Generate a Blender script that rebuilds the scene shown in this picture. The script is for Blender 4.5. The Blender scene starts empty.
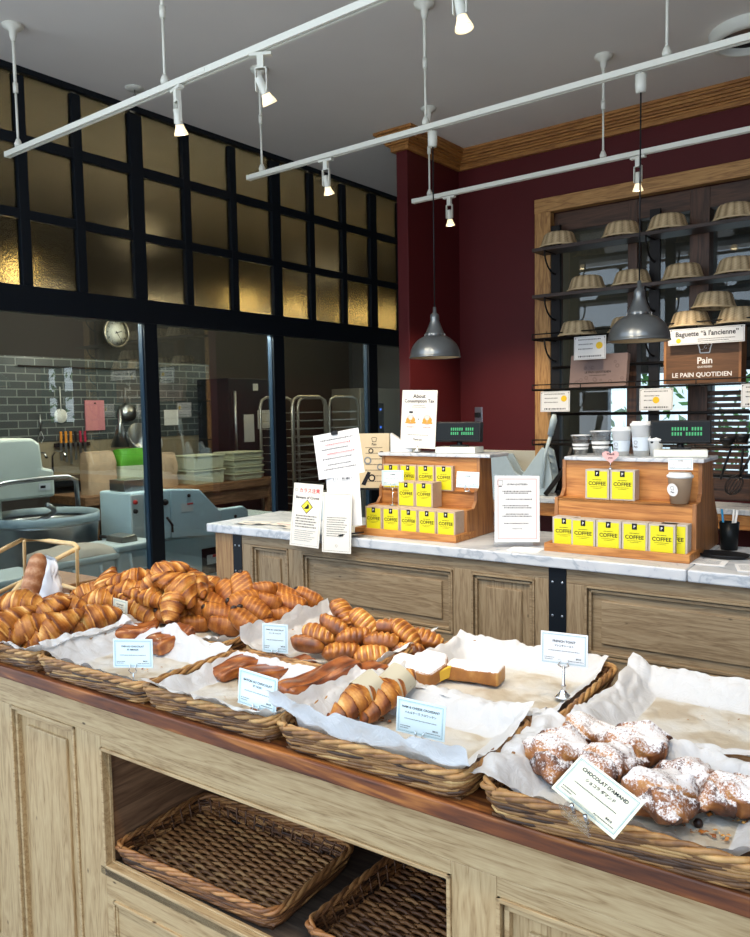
import bpy, bmesh, math, random
from mathutils import Vector, Matrix, noise, Euler

PI = math.pi
SC = bpy.context.scene
COL = SC.collection
A = math.radians(3.11)          # the counters stand turned by this much against the back wall
MC = Matrix.Rotation(A, 4, 'Z')
random.seed(7)

# ---------------------------------------------------------------- camera, world, light, exposure
cam = bpy.data.objects.new('camera', bpy.data.cameras.new('camera'))
COL.objects.link(cam)
cam.data.sensor_fit = 'HORIZONTAL'
cam.data.sensor_width = 36.0
cam.data.lens = 36.0 * 784.7 / 750.0
cam.data.clip_start = 0.05
yaw, pit, rol = math.radians(37.766), math.radians(4.216), math.radians(-0.961)
F = Vector((-math.sin(yaw) * math.cos(pit), math.cos(yaw) * math.cos(pit), -math.sin(pit)))
Rt = Vector((math.cos(yaw), math.sin(yaw), 0))
Up = Rt.cross(F)
r2 = math.cos(rol) * Rt + math.sin(rol) * Up
u2 = -math.sin(rol) * Rt + math.cos(rol) * Up
M = Matrix((r2, u2, -F)).transposed().to_4x4()
M.translation = Vector((0, 0, 1.6))
cam.matrix_world = M
SC.camera = cam

SC.view_settings.view_transform = 'Standard'
SC.view_settings.look = 'None'
SC.view_settings.gamma = 1.0
SC.view_settings.exposure = 0.15
SC.cycles.use_denoising = True
SC.cycles.max_bounces = 8
SC.cycles.transparent_max_bounces = 12
SC.cycles.sample_clamp_indirect = 4.0
SC.cycles.caustics_reflective = False
SC.cycles.caustics_refractive = False

world = bpy.data.worlds.new('sky'); SC.world = world
world.use_nodes = True
wn = world.node_tree
bg = wn.nodes['Background']
tc = wn.nodes.new('ShaderNodeTexCoord'); sp = wn.nodes.new('ShaderNodeSeparateXYZ'); cr = wn.nodes.new('ShaderNodeValToRGB')
wn.links.new(tc.outputs['Generated'], sp.inputs[0]); wn.links.new(sp.outputs['Z'], cr.inputs[0]); wn.links.new(cr.outputs[0], bg.inputs[0])
cr.color_ramp.elements[0].position = 0.0; cr.color_ramp.elements[0].color = (0.72, 0.80, 0.88, 1)
cr.color_ramp.elements[1].position = 0.5; cr.color_ramp.elements[1].color = (0.54, 0.74, 1.0, 1)
bg.inputs[1].default_value = 2.4

def spot(loc, target, power, size=1.2, blend=0.5, color=(1, 0.84, 0.62), radius=0.03):
    d = bpy.data.lights.new('spot', 'SPOT'); d.energy = power; d.spot_size = size; d.spot_blend = blend
    d.color = color; d.shadow_soft_size = radius
    o = bpy.data.objects.new('spot_light', d); COL.objects.link(o)
    o.location = loc
    o.rotation_euler = (Vector(target) - Vector(loc)).to_track_quat('-Z', 'Y').to_euler()
    return o
def point(loc, power, color=(1, 0.8, 0.55), radius=0.04):
    d = bpy.data.lights.new('point', 'POINT'); d.energy = power; d.color = color; d.shadow_soft_size = radius
    o = bpy.data.objects.new('bulb_or_fill_light', d); COL.objects.link(o); o.location = loc
    return o
WARM = (1, 0.83, 0.60)
# lamps on the two rails that hang over the customers' side, just out of the picture
for x in (-2.0, -1.05, -0.2):
    spot((x, 0.55, 2.95), (x - 0.15, 1.40, 0.95), 44, 1.5, 0.6, WARM, 0.025)
for x in (-2.6, -1.6, -0.6):
    spot((x, 1.40, 2.95), (x - 0.1, 2.60, 1.0), 47, 1.5, 0.6, WARM, 0.025)
# fill points added to brighten the kitchen, most hidden behind the glazing header
for x, y, z, p in ((-6.3, 3.6, 2.58, 8), (-6.4, 5.0, 2.60, 9), (-6.4, 6.9, 2.60, 7), (-5.4, 2.9, 2.42, 34), (-5.4, 4.0, 2.42, 34), (-5.4, 5.3, 2.42, 14), (-6.0, 4.4, 3.2, 3), (-6.0, 6.8, 3.2, 3)):
    point((x, y, z), p, (1, 0.93, 0.78), 0.05)
for x, y, z, p in ((-4.86, 3.0, 2.33, 20), (-4.86, 4.3, 2.33, 36)):  # unseen cool points added behind the header to light the machine fronts
    point((x, y, z), p, (0.86, 0.95, 1), 0.04)

# ---------------------------------------------------------------- node helpers and materials
MATS = {}
def newmat(name):
    m = bpy.data.materials.new(name); m.use_nodes = True
    MATS[name] = m
    nt = m.node_tree
    b = nt.nodes['Principled BSDF']
    return m, nt, b
def N(nt, t, **kw):
    n = nt.nodes.new(t)
    for k, v in kw.items():
        if k.startswith('i_'):
            key = k[2:]
            key = int(key) if key.isdigit() else key.replace('_', ' ')
            n.inputs[key].default_value = v
        else: setattr(n, k, v)
    return n
def L(nt, a, b): nt.links.new(a, b)
def ramp(nt, stops):
    r = nt.nodes.new('ShaderNodeValToRGB'); e = r.color_ramp.elements
    e[0].position, e[0].color = stops[0][0], (*stops[0][1], 1)
    e[1].position, e[1].color = stops[-1][0], (*stops[-1][1], 1)
    for p, c in stops[1:-1]:
        q = e.new(p); q.color = (*c, 1)
    return r
def bump(nt, b, src, strength, dist=0.002):
    n = N(nt, 'ShaderNodeBump'); n.inputs['Strength'].default_value = strength; n.inputs['Distance'].default_value = dist
    L(nt, src, n.inputs['Height']); L(nt, n.outputs[0], b.inputs['Normal'])
def plain(name, col, rough=0.5, metal=0.0, spec=0.5, noisy=0.0, nscale=20, emit=None, es=1.0, trans=0.0, ior=1.45, bumpy=0):
    m, nt, b = newmat(name)
    b.inputs['Base Color'].default_value = (*col, 1); b.inputs['Roughness'].default_value = rough
    b.inputs['Metallic'].default_value = metal; b.inputs['Specular IOR Level'].default_value = spec
    b.inputs['Transmission Weight'].default_value = trans; b.inputs['IOR'].default_value = ior
    if emit: b.inputs['Emission Color'].default_value = (*emit, 1); b.inputs['Emission Strength'].default_value = es
    if noisy or bumpy:
        t = N(nt, 'ShaderNodeTexCoord'); n = N(nt, 'ShaderNodeTexNoise'); n.inputs['Scale'].default_value = nscale; n.inputs['Detail'].default_value = 6
        L(nt, t.outputs['Object'], n.inputs['Vector'])
        if noisy:
            r = ramp(nt, [(0.25, tuple(c * (1 - noisy) for c in col)), (0.75, tuple(min(1, c * (1 + noisy)) for c in col))])
            L(nt, n.outputs['Fac'], r.inputs[0]); L(nt, r.outputs[0], b.inputs['Base Color'])
        if bumpy: bump(nt, b, n.outputs['Fac'], bumpy)
    return m
def wood(name, stops, axis='X', scale=1.0, rough=0.55, knots=True, rough_bump=0.25, coord='Object'):
    m, nt, b = newmat(name)
    t = N(nt, 'ShaderNodeTexCoord'); mp = N(nt, 'ShaderNodeMapping')
    s = {'X': (1.2, 14, 14), 'Y': (14, 1.2, 14), 'Z': (14, 14, 1.2)}[axis]
    mp.inputs['Scale'].default_value = tuple(v * scale for v in s)
    L(nt, t.outputs[coord], mp.inputs[0])
    n1 = N(nt, 'ShaderNodeTexNoise'); n1.inputs['Scale'].default_value = 1.0; n1.inputs['Detail'].default_value = 3; n1.inputs['Distortion'].default_value = 0.6
    L(nt, mp.outputs[0], n1.inputs['Vector'])
    mu = N(nt, 'ShaderNodeMath', operation='MULTIPLY'); mu.inputs[1].default_value = 9.0; L(nt, n1.outputs['Fac'], mu.inputs[0])
    fr = N(nt, 'ShaderNodeMath', operation='PINGPONG'); fr.inputs[1].default_value = 1.0; L(nt, mu.outputs[0], fr.inputs[0])
    n2 = N(nt, 'ShaderNodeTexNoise'); n2.inputs['Scale'].default_value = 9.0; n2.inputs['Detail'].default_value = 5
    L(nt, mp.outputs[0], n2.inputs['Vector'])
    mx = N(nt, 'ShaderNodeMath', operation='MULTIPLY_ADD'); mx.inputs[1].default_value = 0.38
    L(nt, fr.outputs[0], mx.inputs[0]); 
    m3 = N(nt, 'ShaderNodeMath', operation='MULTIPLY'); m3.inputs[1].default_value = 0.62; L(nt, n2.outputs['Fac'], m3.inputs[0]); L(nt, m3.outputs[0], mx.inputs[2])
    r = ramp(nt, stops); L(nt, mx.outputs[0], r.inputs[0])
    out = r.outputs[0]
    if knots:
        mk = N(nt, 'ShaderNodeMapping'); ks = {'X': (2.2, 5, 5), 'Y': (5, 2.2, 5), 'Z': (5, 5, 2.2)}[axis]
        mk.inputs['Scale'].default_value = tuple(v * scale for v in ks); L(nt, t.outputs[coord], mk.inputs[0])
        v = N(nt, 'ShaderNodeTexVoronoi'); v.inputs['Scale'].default_value = 1.3; L(nt, mk.outputs[0], v.inputs['Vector'])
        kr = ramp(nt, [(0.03, (1, 1, 1)), (0.075, (0, 0, 0))]); L(nt, v.outputs['Distance'], kr.inputs[0])
        mix = N(nt, 'ShaderNodeMix', data_type='RGBA'); L(nt, kr.outputs[0], mix.inputs[0]); L(nt, out, mix.inputs[6])
        mix.inputs[7].default_value = (*[c * 0.4 for c in stops[0][1]], 1); out = mix.outputs[2]
    L(nt, out, b.inputs['Base Color']); b.inputs['Roughness'].default_value = rough
    bump(nt, b, mx.outputs[0], rough_bump, 0.001)
    return m
def toned(name, stops, rough=0.5, nscale=60, namt=0.35, bumps=0.3, bdist=0.001, spec=0.5, coat=0.0):
    """colour from the mesh attribute 'tone' broken up by fine noise"""
    m, nt, b = newmat(name)
    at = N(nt, 'ShaderNodeAttribute'); at.attribute_name = 'tone'
    t = N(nt, 'ShaderNodeTexCoord'); n = N(nt, 'ShaderNodeTexNoise'); n.inputs['Scale'].default_value = nscale; n.inputs['Detail'].default_value = 7; n.inputs['Roughness'].default_value = 0.65
    L(nt, t.outputs['Object'], n.inputs['Vector'])
    s = N(nt, 'ShaderNodeMath', operation='SUBTRACT'); s.inputs[1].default_value = 0.5; L(nt, n.outputs['Fac'], s.inputs[0])
    ma = N(nt, 'ShaderNodeMath', operation='MULTIPLY_ADD'); ma.inputs[1].default_value = namt * 2.4; L(nt, s.outputs[0], ma.inputs[0]); L(nt, at.outputs['Fac'], ma.inputs[2])
    r = ramp(nt, stops); L(nt, ma.outputs[0], r.inputs[0]); L(nt, r.outputs[0], b.inputs['Base Color'])
    b.inputs['Roughness'].default_value = rough; b.inputs['Specular IOR Level'].default_value = spec
    b.inputs['Coat Weight'].default_value = coat; b.inputs['Coat Roughness'].default_value = 0.25
    if bumps: bump(nt, b, n.outputs['Fac'], bumps, bdist)
    return m, nt, b, r, n, t

plain('white_metal', (0.78, 0.78, 0.69), 0.45)
plain('black_steel', (0.006, 0.009, 0.013), 0.45, 0, 0.25)
plain('dark_iron', (0.02, 0.018, 0.018), 0.5, 0.6)
plain('chrome', (0.8, 0.8, 0.8), 0.18, 1.0)
plain('steel', (0.45, 0.47, 0.5), 0.3, 1.0, noisy=0.1)
plain('burgundy', (0.088, 0.0105, 0.012), 0.5, 0, 0.3, noisy=0.06, nscale=3)
plain('ceiling_paint', (0.80, 0.77, 0.73), 0.9, 0, 0.1, noisy=0.03, nscale=2)
plain('grey_floor', (0.33, 0.32, 0.31), 0.7, noisy=0.2)
plain('kitchen_floor', (0.10, 0.11, 0.11), 0.6, noisy=0.2)
plain('kitchen_wall', (0.30, 0.25, 0.17), 0.8, noisy=0.1, nscale=3)
plain('kitchen_dark', (0.03, 0.028, 0.026), 0.8)
plain('white_paint', (0.62, 0.66, 0.66), 0.45, noisy=0.04, nscale=8)
plain('machine_blue', (0.66, 0.84, 0.93), 0.4, noisy=0.05, nscale=6)
plain('machine_green', (0.66, 0.70, 0.62), 0.45, noisy=0.05, nscale=6)
plain('bin_grey', (0.42, 0.52, 0.57), 0.5, noisy=0.05)
plain('bin_lid', (0.58, 0.67, 0.70), 0.5)
plain('crate_cream', (0.48, 0.50, 0.36), 0.6, noisy=0.08)
plain('black_plastic', (0.010, 0.010, 0.011), 0.4, 0, 0.3)
plain('dark_glass', (0.006, 0.008, 0.009), 0.35, 0, 0.2)
plain('green_led', (0.01, 0.05, 0.02), 0.3, emit=(0.1, 0.9, 0.3), es=0.45)
plain('red_knob', (0.5, 0.02, 0.02), 0.4)
plain('pink_board', (0.62, 0.24, 0.27), 0.5)
plain('orange_handle', (0.75, 0.28, 0.03), 0.5)
plain('red_handle', (0.4, 0.02, 0.06), 0.5)
plain('ink', (0.02, 0.02, 0.025), 0.8, 0, 0.1)
plain('ink_grey', (0.22, 0.24, 0.26), 0.8, 0, 0.1)
plain('ink_red', (0.75, 0.10, 0.10), 0.8, 0, 0.1)
plain('ink_white', (0.85, 0.83, 0.8), 0.8)
plain('ink_gold', (0.85, 0.55, 0.02), 0.6)
plain('sign_yellow', (0.85, 0.75, 0.05), 0.6)
plain('carton_yellow', (0.72, 0.66, 0.012), 0.55)
plain('kraft', (0.48, 0.36, 0.27), 0.8, noisy=0.08, nscale=60)
plain('kraft_grey', (0.50, 0.44, 0.38), 0.8, noisy=0.06, nscale=60)
plain('bag_paper', (0.50, 0.36, 0.24), 0.8, noisy=0.1, nscale=12)
plain('bag_green', (0.10, 0.38, 0.03), 0.5, noisy=0.1)
plain('bag_white', (0.62, 0.68, 0.52), 0.5, noisy=0.05)
plain('sheet_paper', (0.80, 0.80, 0.80), 0.7, 0, 0.2)
plain('sheet_cream', (0.80, 0.76, 0.68), 0.7, 0, 0.2)
plain('card_blue', (0.72, 0.84, 0.86), 0.6, 0, 0.2)
plain('card_cream', (0.80, 0.76, 0.58), 0.6, 0, 0.2)
plain('border_teal', (0.28, 0.44, 0.48), 0.7)
plain('menu_kraft', (0.62, 0.50, 0.32), 0.7, noisy=0.05)
plain('cup_white', (0.80, 0.80, 0.78), 0.5)
plain('cup_label', (0.60, 0.66, 0.72), 0.5)
plain('cup_kraft', (0.50, 0.36, 0.24), 0.7)
plain('heart_pink', (0.80, 0.45, 0.43), 0.6)
plain('porcelain', (0.75, 0.75, 0.72), 0.3)
plain('plate_ivory', (0.74, 0.75, 0.68), 0.45)
plain('box_mauve', (0.26, 0.18, 0.16), 0.7, noisy=0.05)
plain('chocolate', (0.022, 0.009, 0.006), 0.4, bumpy=0.4, nscale=90)
plain('egg_yellow', (0.80, 0.50, 0.05), 0.6)
plain('tape_cream', (0.62, 0.60, 0.50), 0.5)
plain('lamp_grey', (0.20, 0.215, 0.22), 0.30, 0.7, noisy=0.15, nscale=9)
plain('lamp_inner', (0.55, 0.40, 0.22), 0.5)
plain('socket_brass', (0.35, 0.33, 0.30), 0.3, 0.9)
plain('bulb_glow', (1, 0.9, 0.7), 0.5, emit=(1, 0.80, 0.48), es=9)
plain('kitchen_glow', (1, 0.9, 0.7), 0.5, emit=(1, 0.78, 0.36), es=70)
plain('blue_led', (0.0, 0.02, 0.2), 0.5, emit=(0.05, 0.2, 1), es=1.5)
plain('rattan', (0.66, 0.46, 0.22), 0.45, noisy=0.15, nscale=30)
plain('clock_face', (0.72, 0.72, 0.66), 0.5)
plain('blue_edge', (0.02, 0.05, 0.09), 0.5)
plain('paper_grey_wall', (0.22, 0.22, 0.23), 0.8)
plain('hedge_leaf', (0.12, 0.30, 0.07), 0.6, noisy=0.6, nscale=14)

OLDPINE = [(0.12, (0.14, 0.085, 0.042)), (0.45, (0.27, 0.19, 0.105)), (0.85, (0.36, 0.27, 0.16))]
FRONTPINE = [(0.12, (0.19, 0.10, 0.036)), (0.40, (0.41, 0.268, 0.125)), (0.85, (0.54, 0.385, 0.20))]
wood('old_pine_x', OLDPINE, 'X', 2.6); wood('old_pine_z', OLDPINE, 'Z', 2.6)
wood('front_pine_x', FRONTPINE, 'X', 2.8); wood('front_pine_z', FRONTPINE, 'Z', 2.8)
wood('dark_shelf_wood', [(0.2, (0.035, 0.022, 0.015)), (0.6, (0.09, 0.06, 0.04)), (0.9, (0.15, 0.10, 0.06))], 'X', 2.2)
wood('counter_wood', [(0.2, (0.05, 0.012, 0.004)), (0.5, (0.16, 0.043, 0.009)), (0.8, (0.42, 0.15, 0.030))], 'X', 1.1, 0.5, True)
wood('display_wood', [(0.2, (0.29, 0.10, 0.022)), (0.5, (0.47, 0.19, 0.045)), (0.85, (0.62, 0.29, 0.08))], 'X', 1.4, 0.5)
wood('display_wood_z', [(0.2, (0.20, 0.075, 0.025)), (0.5, (0.33, 0.14, 0.045)), (0.85, (0.46, 0.21, 0.07))], 'Z', 1.4, 0.5)
wood('post_wood', [(0.2, (0.22, 0.11, 0.045)), (0.8, (0.42, 0.25, 0.11))], 'Z', 1.5, 0.6)
wood('crown_wood', [(0.2, (0.20, 0.075, 0.018)), (0.5, (0.38, 0.165, 0.04)), (0.85, (0.50, 0.25, 0.07))], 'X', 1.8, 0.5)
wood('crown_wood_y', [(0.2, (0.20, 0.075, 0.018)), (0.5, (0.38, 0.165, 0.04)), (0.85, (0.50, 0.25, 0.07))], 'Y', 1.8, 0.5)
wood('frame_wood_z', [(0.2, (0.24, 0.105, 0.03)), (0.5, (0.46, 0.235, 0.075)), (0.85, (0.60, 0.34, 0.12))], 'Z', 1.8, 0.5)
wood('frame_wood_x', [(0.2, (0.24, 0.105, 0.03)), (0.5, (0.46, 0.235, 0.075)), (0.85, (0.60, 0.34, 0.12))], 'X', 1.8, 0.5)
wood('sash_wood_x', [(0.2, (0.04, 0.018, 0.010)), (0.8, (0.12, 0.055, 0.03))], 'X', 1.2, 0.5)
wood('sash_wood_z', [(0.2, (0.04, 0.018, 0.010)), (0.8, (0.12, 0.055, 0.03))], 'Z', 1.2, 0.5)
wood('shelf_board', [(0.2, (0.022, 0.012, 0.009)), (0.8, (0.07, 0.04, 0.03))], 'X', 1.2, 0.5, False)
wood('table_wood', [(0.2, (0.10, 0.045, 0.02)), (0.8, (0.30, 0.16, 0.08))], 'Y', 1.5, 0.6)
wood('crate_wood', [(0.2, (0.10, 0.042, 0.014)), (0.8, (0.17, 0.075, 0.028))], 'X', 1.5, 0.6, False)

def marble():
    m, nt, b = newmat('marble')
    t = N(nt, 'ShaderNodeTexCoord'); n = N(nt, 'ShaderNodeTexNoise'); n.inputs['Scale'].default_value = 5; n.inputs['Detail'].default_value = 8; n.inputs['Distortion'].default_value = 1.6
    L(nt, t.outputs['Object'], n.inputs['Vector'])
    r = ramp(nt, [(0.36, (0.60, 0.62, 0.64)), (0.47, (0.52, 0.55, 0.58)), (0.5, (0.36, 0.40, 0.45)), (0.53, (0.55, 0.57, 0.60)), (0.7, (0.64, 0.65, 0.66))])
    L(nt, n.outputs['Fac'], r.inputs[0]); L(nt, r.outputs[0], b.inputs['Base Color']); b.inputs['Roughness'].default_value = 0.32
marble()
def tiles():
    m, nt, b = newmat('grey_tile')
    t = N(nt, 'ShaderNodeTexCoord'); sp_ = N(nt, 'ShaderNodeSeparateXYZ'); cb = N(nt, 'ShaderNodeCombineXYZ')
    L(nt, t.outputs['Object'], sp_.inputs[0]); L(nt, sp_.outputs['Y'], cb.inputs['X']); L(nt, sp_.outputs['Z'], cb.inputs['Y'])
    br = N(nt, 'ShaderNodeTexBrick'); L(nt, cb.outputs[0], br.inputs['Vector'])
    br.inputs['Scale'].default_value = 1.0; br.inputs['Brick Width'].default_value = 0.20; br.inputs['Row Height'].default_value = 0.078
    br.inputs['Mortar Size'].default_value = 0.006; br.inputs['Color1'].default_value = (0.055, 0.066, 0.070, 1); br.inputs['Color2'].default_value = (0.075, 0.088, 0.092, 1)
    br.inputs['Mortar'].default_value = (0.20, 0.215, 0.21, 1)
    L(nt, br.outputs['Color'], b.inputs['Base Color']); b.inputs['Roughness'].default_value = 0.25
tiles()
def clear_glass(name, tint, refl):
    m, nt, b = newmat(name)
    nt.nodes.remove(b); o = nt.nodes['Material Output']
    tr = N(nt, 'ShaderNodeBsdfTransparent'); tr.inputs[0].default_value = (*tint, 1)
    gl = N(nt, 'ShaderNodeBsdfGlossy'); gl.inputs['Roughness'].default_value = 0.0
    fz = N(nt, 'ShaderNodeFresnel'); fz.inputs[0].default_value = 1.45
    mu = N(nt, 'ShaderNodeMath', operation='MULTIPLY'); mu.inputs[1].default_value = refl; L(nt, fz.outputs[0], mu.inputs[0])
    mi_ = N(nt, 'ShaderNodeMath', operation='MINIMUM'); mi_.inputs[1].default_value = 0.30; L(nt, mu.outputs[0], mi_.inputs[0]); mu = mi_
    mx = N(nt, 'ShaderNodeMixShader'); L(nt, mu.outputs[0], mx.inputs[0]); L(nt, tr.outputs[0], mx.inputs[1]); L(nt, gl.outputs[0], mx.inputs[2])
    L(nt, mx.outputs[0], o.inputs['Surface'])
clear_glass('window_glass', (0.90, 0.95, 0.93), 2.2)
clear_glass('clear_plastic', (0.95, 0.96, 0.97), 1.6)
clear_glass('mirror_glass', (0.72, 0.78, 0.80), 2.0)
def frosted():
    m, nt, b = newmat('frosted_glass')
    b.inputs['Base Color'].default_value = (0.095, 0.080, 0.048, 1)
    b.inputs['Roughness'].default_value = 0.26; b.inputs['Transmission Weight'].default_value = 0.90; b.inputs['IOR'].default_value = 1.3
    t = N(nt, 'ShaderNodeTexCoord'); v = N(nt, 'ShaderNodeTexNoise'); v.inputs['Scale'].default_value = 60; v.inputs['Detail'].default_value = 4
    L(nt, t.outputs['Object'], v.inputs['Vector']); bump(nt, b, v.outputs['Fac'], 0.7, 0.006)
frosted()

toned('wicker', [(0.0, (0.040, 0.016, 0.007)), (0.35, (0.17, 0.072, 0.022)), (0.65, (0.37, 0.185, 0.058)), (1.0, (0.60, 0.37, 0.14))], 0.5, 40, 0.22, 0.3, 0.0006)
toned('wicker_red', [(0.0, (0.030, 0.012, 0.006)), (0.35, (0.14, 0.052, 0.017)), (0.65, (0.33, 0.135, 0.040)), (1.0, (0.52, 0.26, 0.09))], 0.5, 40, 0.22, 0.3, 0.0006)
toned('wicker_pale', [(0.0, (0.22, 0.135, 0.065)), (0.45, (0.52, 0.38, 0.21)), (1.0, (0.78, 0.62, 0.38))], 0.6, 40, 0.22, 0.3, 0.0006)
toned('crust', [(0.0, (0.070, 0.017, 0.004)), (0.3, (0.22, 0.058, 0.010)), (0.58, (0.44, 0.155, 0.026)), (0.82, (0.66, 0.31, 0.070)), (1.0, (0.80, 0.52, 0.20))], 0.38, 55, 0.30, 0.5, 0.0012, 0.3, 0.04)
toned('crust_light', [(0.0, (0.13, 0.035, 0.007)), (0.3, (0.30, 0.09, 0.015)), (0.62, (0.54, 0.22, 0.038)), (0.85, (0.78, 0.47, 0.13)), (1.0, (0.86, 0.64, 0.29))], 0.38, 55, 0.25, 0.5, 0.0012, coat=0.15)
toned('crust_dark', [(0.0, (0.07, 0.018, 0.006)), (0.4, (0.22, 0.055, 0.012)), (0.75, (0.40, 0.12, 0.025)), (1.0, (0.55, 0.23, 0.06))], 0.33, 70, 0.35, 0.5, 0.0012, coat=0.25)
def sugared(name, stops, lo, hi, amount_scale=90, nw=0.22):
    m, nt, b, r, n, t = toned(name, stops, 0.5, 55, 0.3, 0.4, 0.0012)
    g = N(nt, 'ShaderNodeNewGeometry'); s = N(nt, 'ShaderNodeSeparateXYZ'); L(nt, g.outputs['Normal'], s.inputs[0])
    n2 = N(nt, 'ShaderNodeTexNoise'); n2.inputs['Scale'].default_value = amount_scale; n2.inputs['Detail'].default_value = 8; n2.inputs['Roughness'].default_value = 0.75
    L(nt, t.outputs['Object'], n2.inputs['Vector'])
    n3 = N(nt, 'ShaderNodeTexNoise'); n3.inputs['Scale'].default_value = 14; n3.inputs['Detail'].default_value = 2; L(nt, t.outputs['Object'], n3.inputs['Vector'])
    a = N(nt, 'ShaderNodeMath', operation='MULTIPLY_ADD'); a.inputs[1].default_value = nw; L(nt, s.outputs['Z'], a.inputs[0]); L(nt, n2.outputs['Fac'], a.inputs[2])
    c = N(nt, 'ShaderNodeMath', operation='MULTIPLY_ADD'); c.inputs[1].default_value = 0.55; L(nt, n3.outputs['Fac'], c.inputs[0]); L(nt, a.outputs[0], c.inputs[2])
    k = ramp(nt, [(lo, (0, 0, 0)), (hi, (1, 1, 1))]); dv = N(nt, 'ShaderNodeMath', operation='MULTIPLY'); dv.inputs[1].default_value = 0.6; L(nt, c.outputs[0], dv.inputs[0]); L(nt, dv.outputs[0], k.inputs[0])
    mx = N(nt, 'ShaderNodeMix', data_type='RGBA'); L(nt, k.outputs[0], mx.inputs[0]); L(nt, r.outputs[0], mx.inputs[6]); mx.inputs[7].default_value = (0.84, 0.80, 0.78, 1)
    L(nt, mx.outputs[2], b.inputs['Base Color'])
sugared('sugared_crust', [(0.0, (0.04, 0.014, 0.008)), (0.35, (0.13, 0.042, 0.016)), (0.7, (0.34, 0.12, 0.03)), (1.0, (0.55, 0.25, 0.07))], 0.505, 0.59, 200)
sugared('sugared_toast', [(0.0, (0.14, 0.05, 0.015)), (0.5, (0.36, 0.14, 0.03)), (1.0, (0.62, 0.34, 0.10))], 0.66, 0.80, 160, 0.9)
toned('baguette_crust', [(0.0, (0.16, 0.05, 0.02)), (0.4, (0.36, 0.14, 0.05)), (0.8, (0.60, 0.36, 0.20)), (1.0, (0.75, 0.58, 0.42))], 0.6, 70, 0.4, 0.5, 0.001)
def liner_mat():
    m, nt, b = newmat('greaseproof_paper')
    t = N(nt, 'ShaderNodeTexCoord')
    n = N(nt, 'ShaderNodeTexNoise'); n.inputs['Scale'].default_value = 9; n.inputs['Detail'].default_value = 3; L(nt, t.outputs['Object'], n.inputs['Vector'])
    # butter stains: darker see-through blotches; only on the bottom of the sheet (attribute tone)
    at = N(nt, 'ShaderNodeAttribute'); at.attribute_name = 'tone'
    mu = N(nt, 'ShaderNodeMath', operation='MULTIPLY'); L(nt, n.outputs['Fac'], mu.inputs[0]); L(nt, at.outputs['Fac'], mu.inputs[1])
    r = ramp(nt, [(0.0, (0.78, 0.78, 0.785)), (0.34, (0.78, 0.765, 0.72)), (0.50, (0.77, 0.72, 0.62)), (0.60, (0.60, 0.51, 0.38))])
    L(nt, mu.outputs[0], r.inputs[0]); L(nt, r.outputs[0], b.inputs['Base Color'])
    b.inputs['Roughness'].default_value = 0.6; b.inputs['Specular IOR Level'].default_value = 0.3
    n2 = N(nt, 'ShaderNodeTexNoise'); n2.inputs['Scale'].default_value = 26; n2.inputs['Detail'].default_value = 5; n2.inputs['Distortion'].default_value = 1.5; L(nt, t.outputs['Object'], n2.inputs['Vector'])
    ab = N(nt, 'ShaderNodeMath', operation='PINGPONG'); ab.inputs[1].default_value = 0.12; L(nt, n2.outputs['Fac'], ab.inputs[0])
    bump(nt, b, ab.outputs[0], 0.30, 0.025)
    o = nt.nodes['Material Output']; tl = N(nt, 'ShaderNodeBsdfTranslucent'); tl.inputs[0].default_value = (0.8, 0.77, 0.72, 1)
    mx = N(nt, 'ShaderNodeMixShader'); mx.inputs[0].default_value = 0.25
    L(nt, b.outputs[0], mx.inputs[1]); L(nt, tl.outputs[0], mx.inputs[2]); L(nt, mx.outputs[0], o.inputs['Surface'])
liner_mat()

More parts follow.
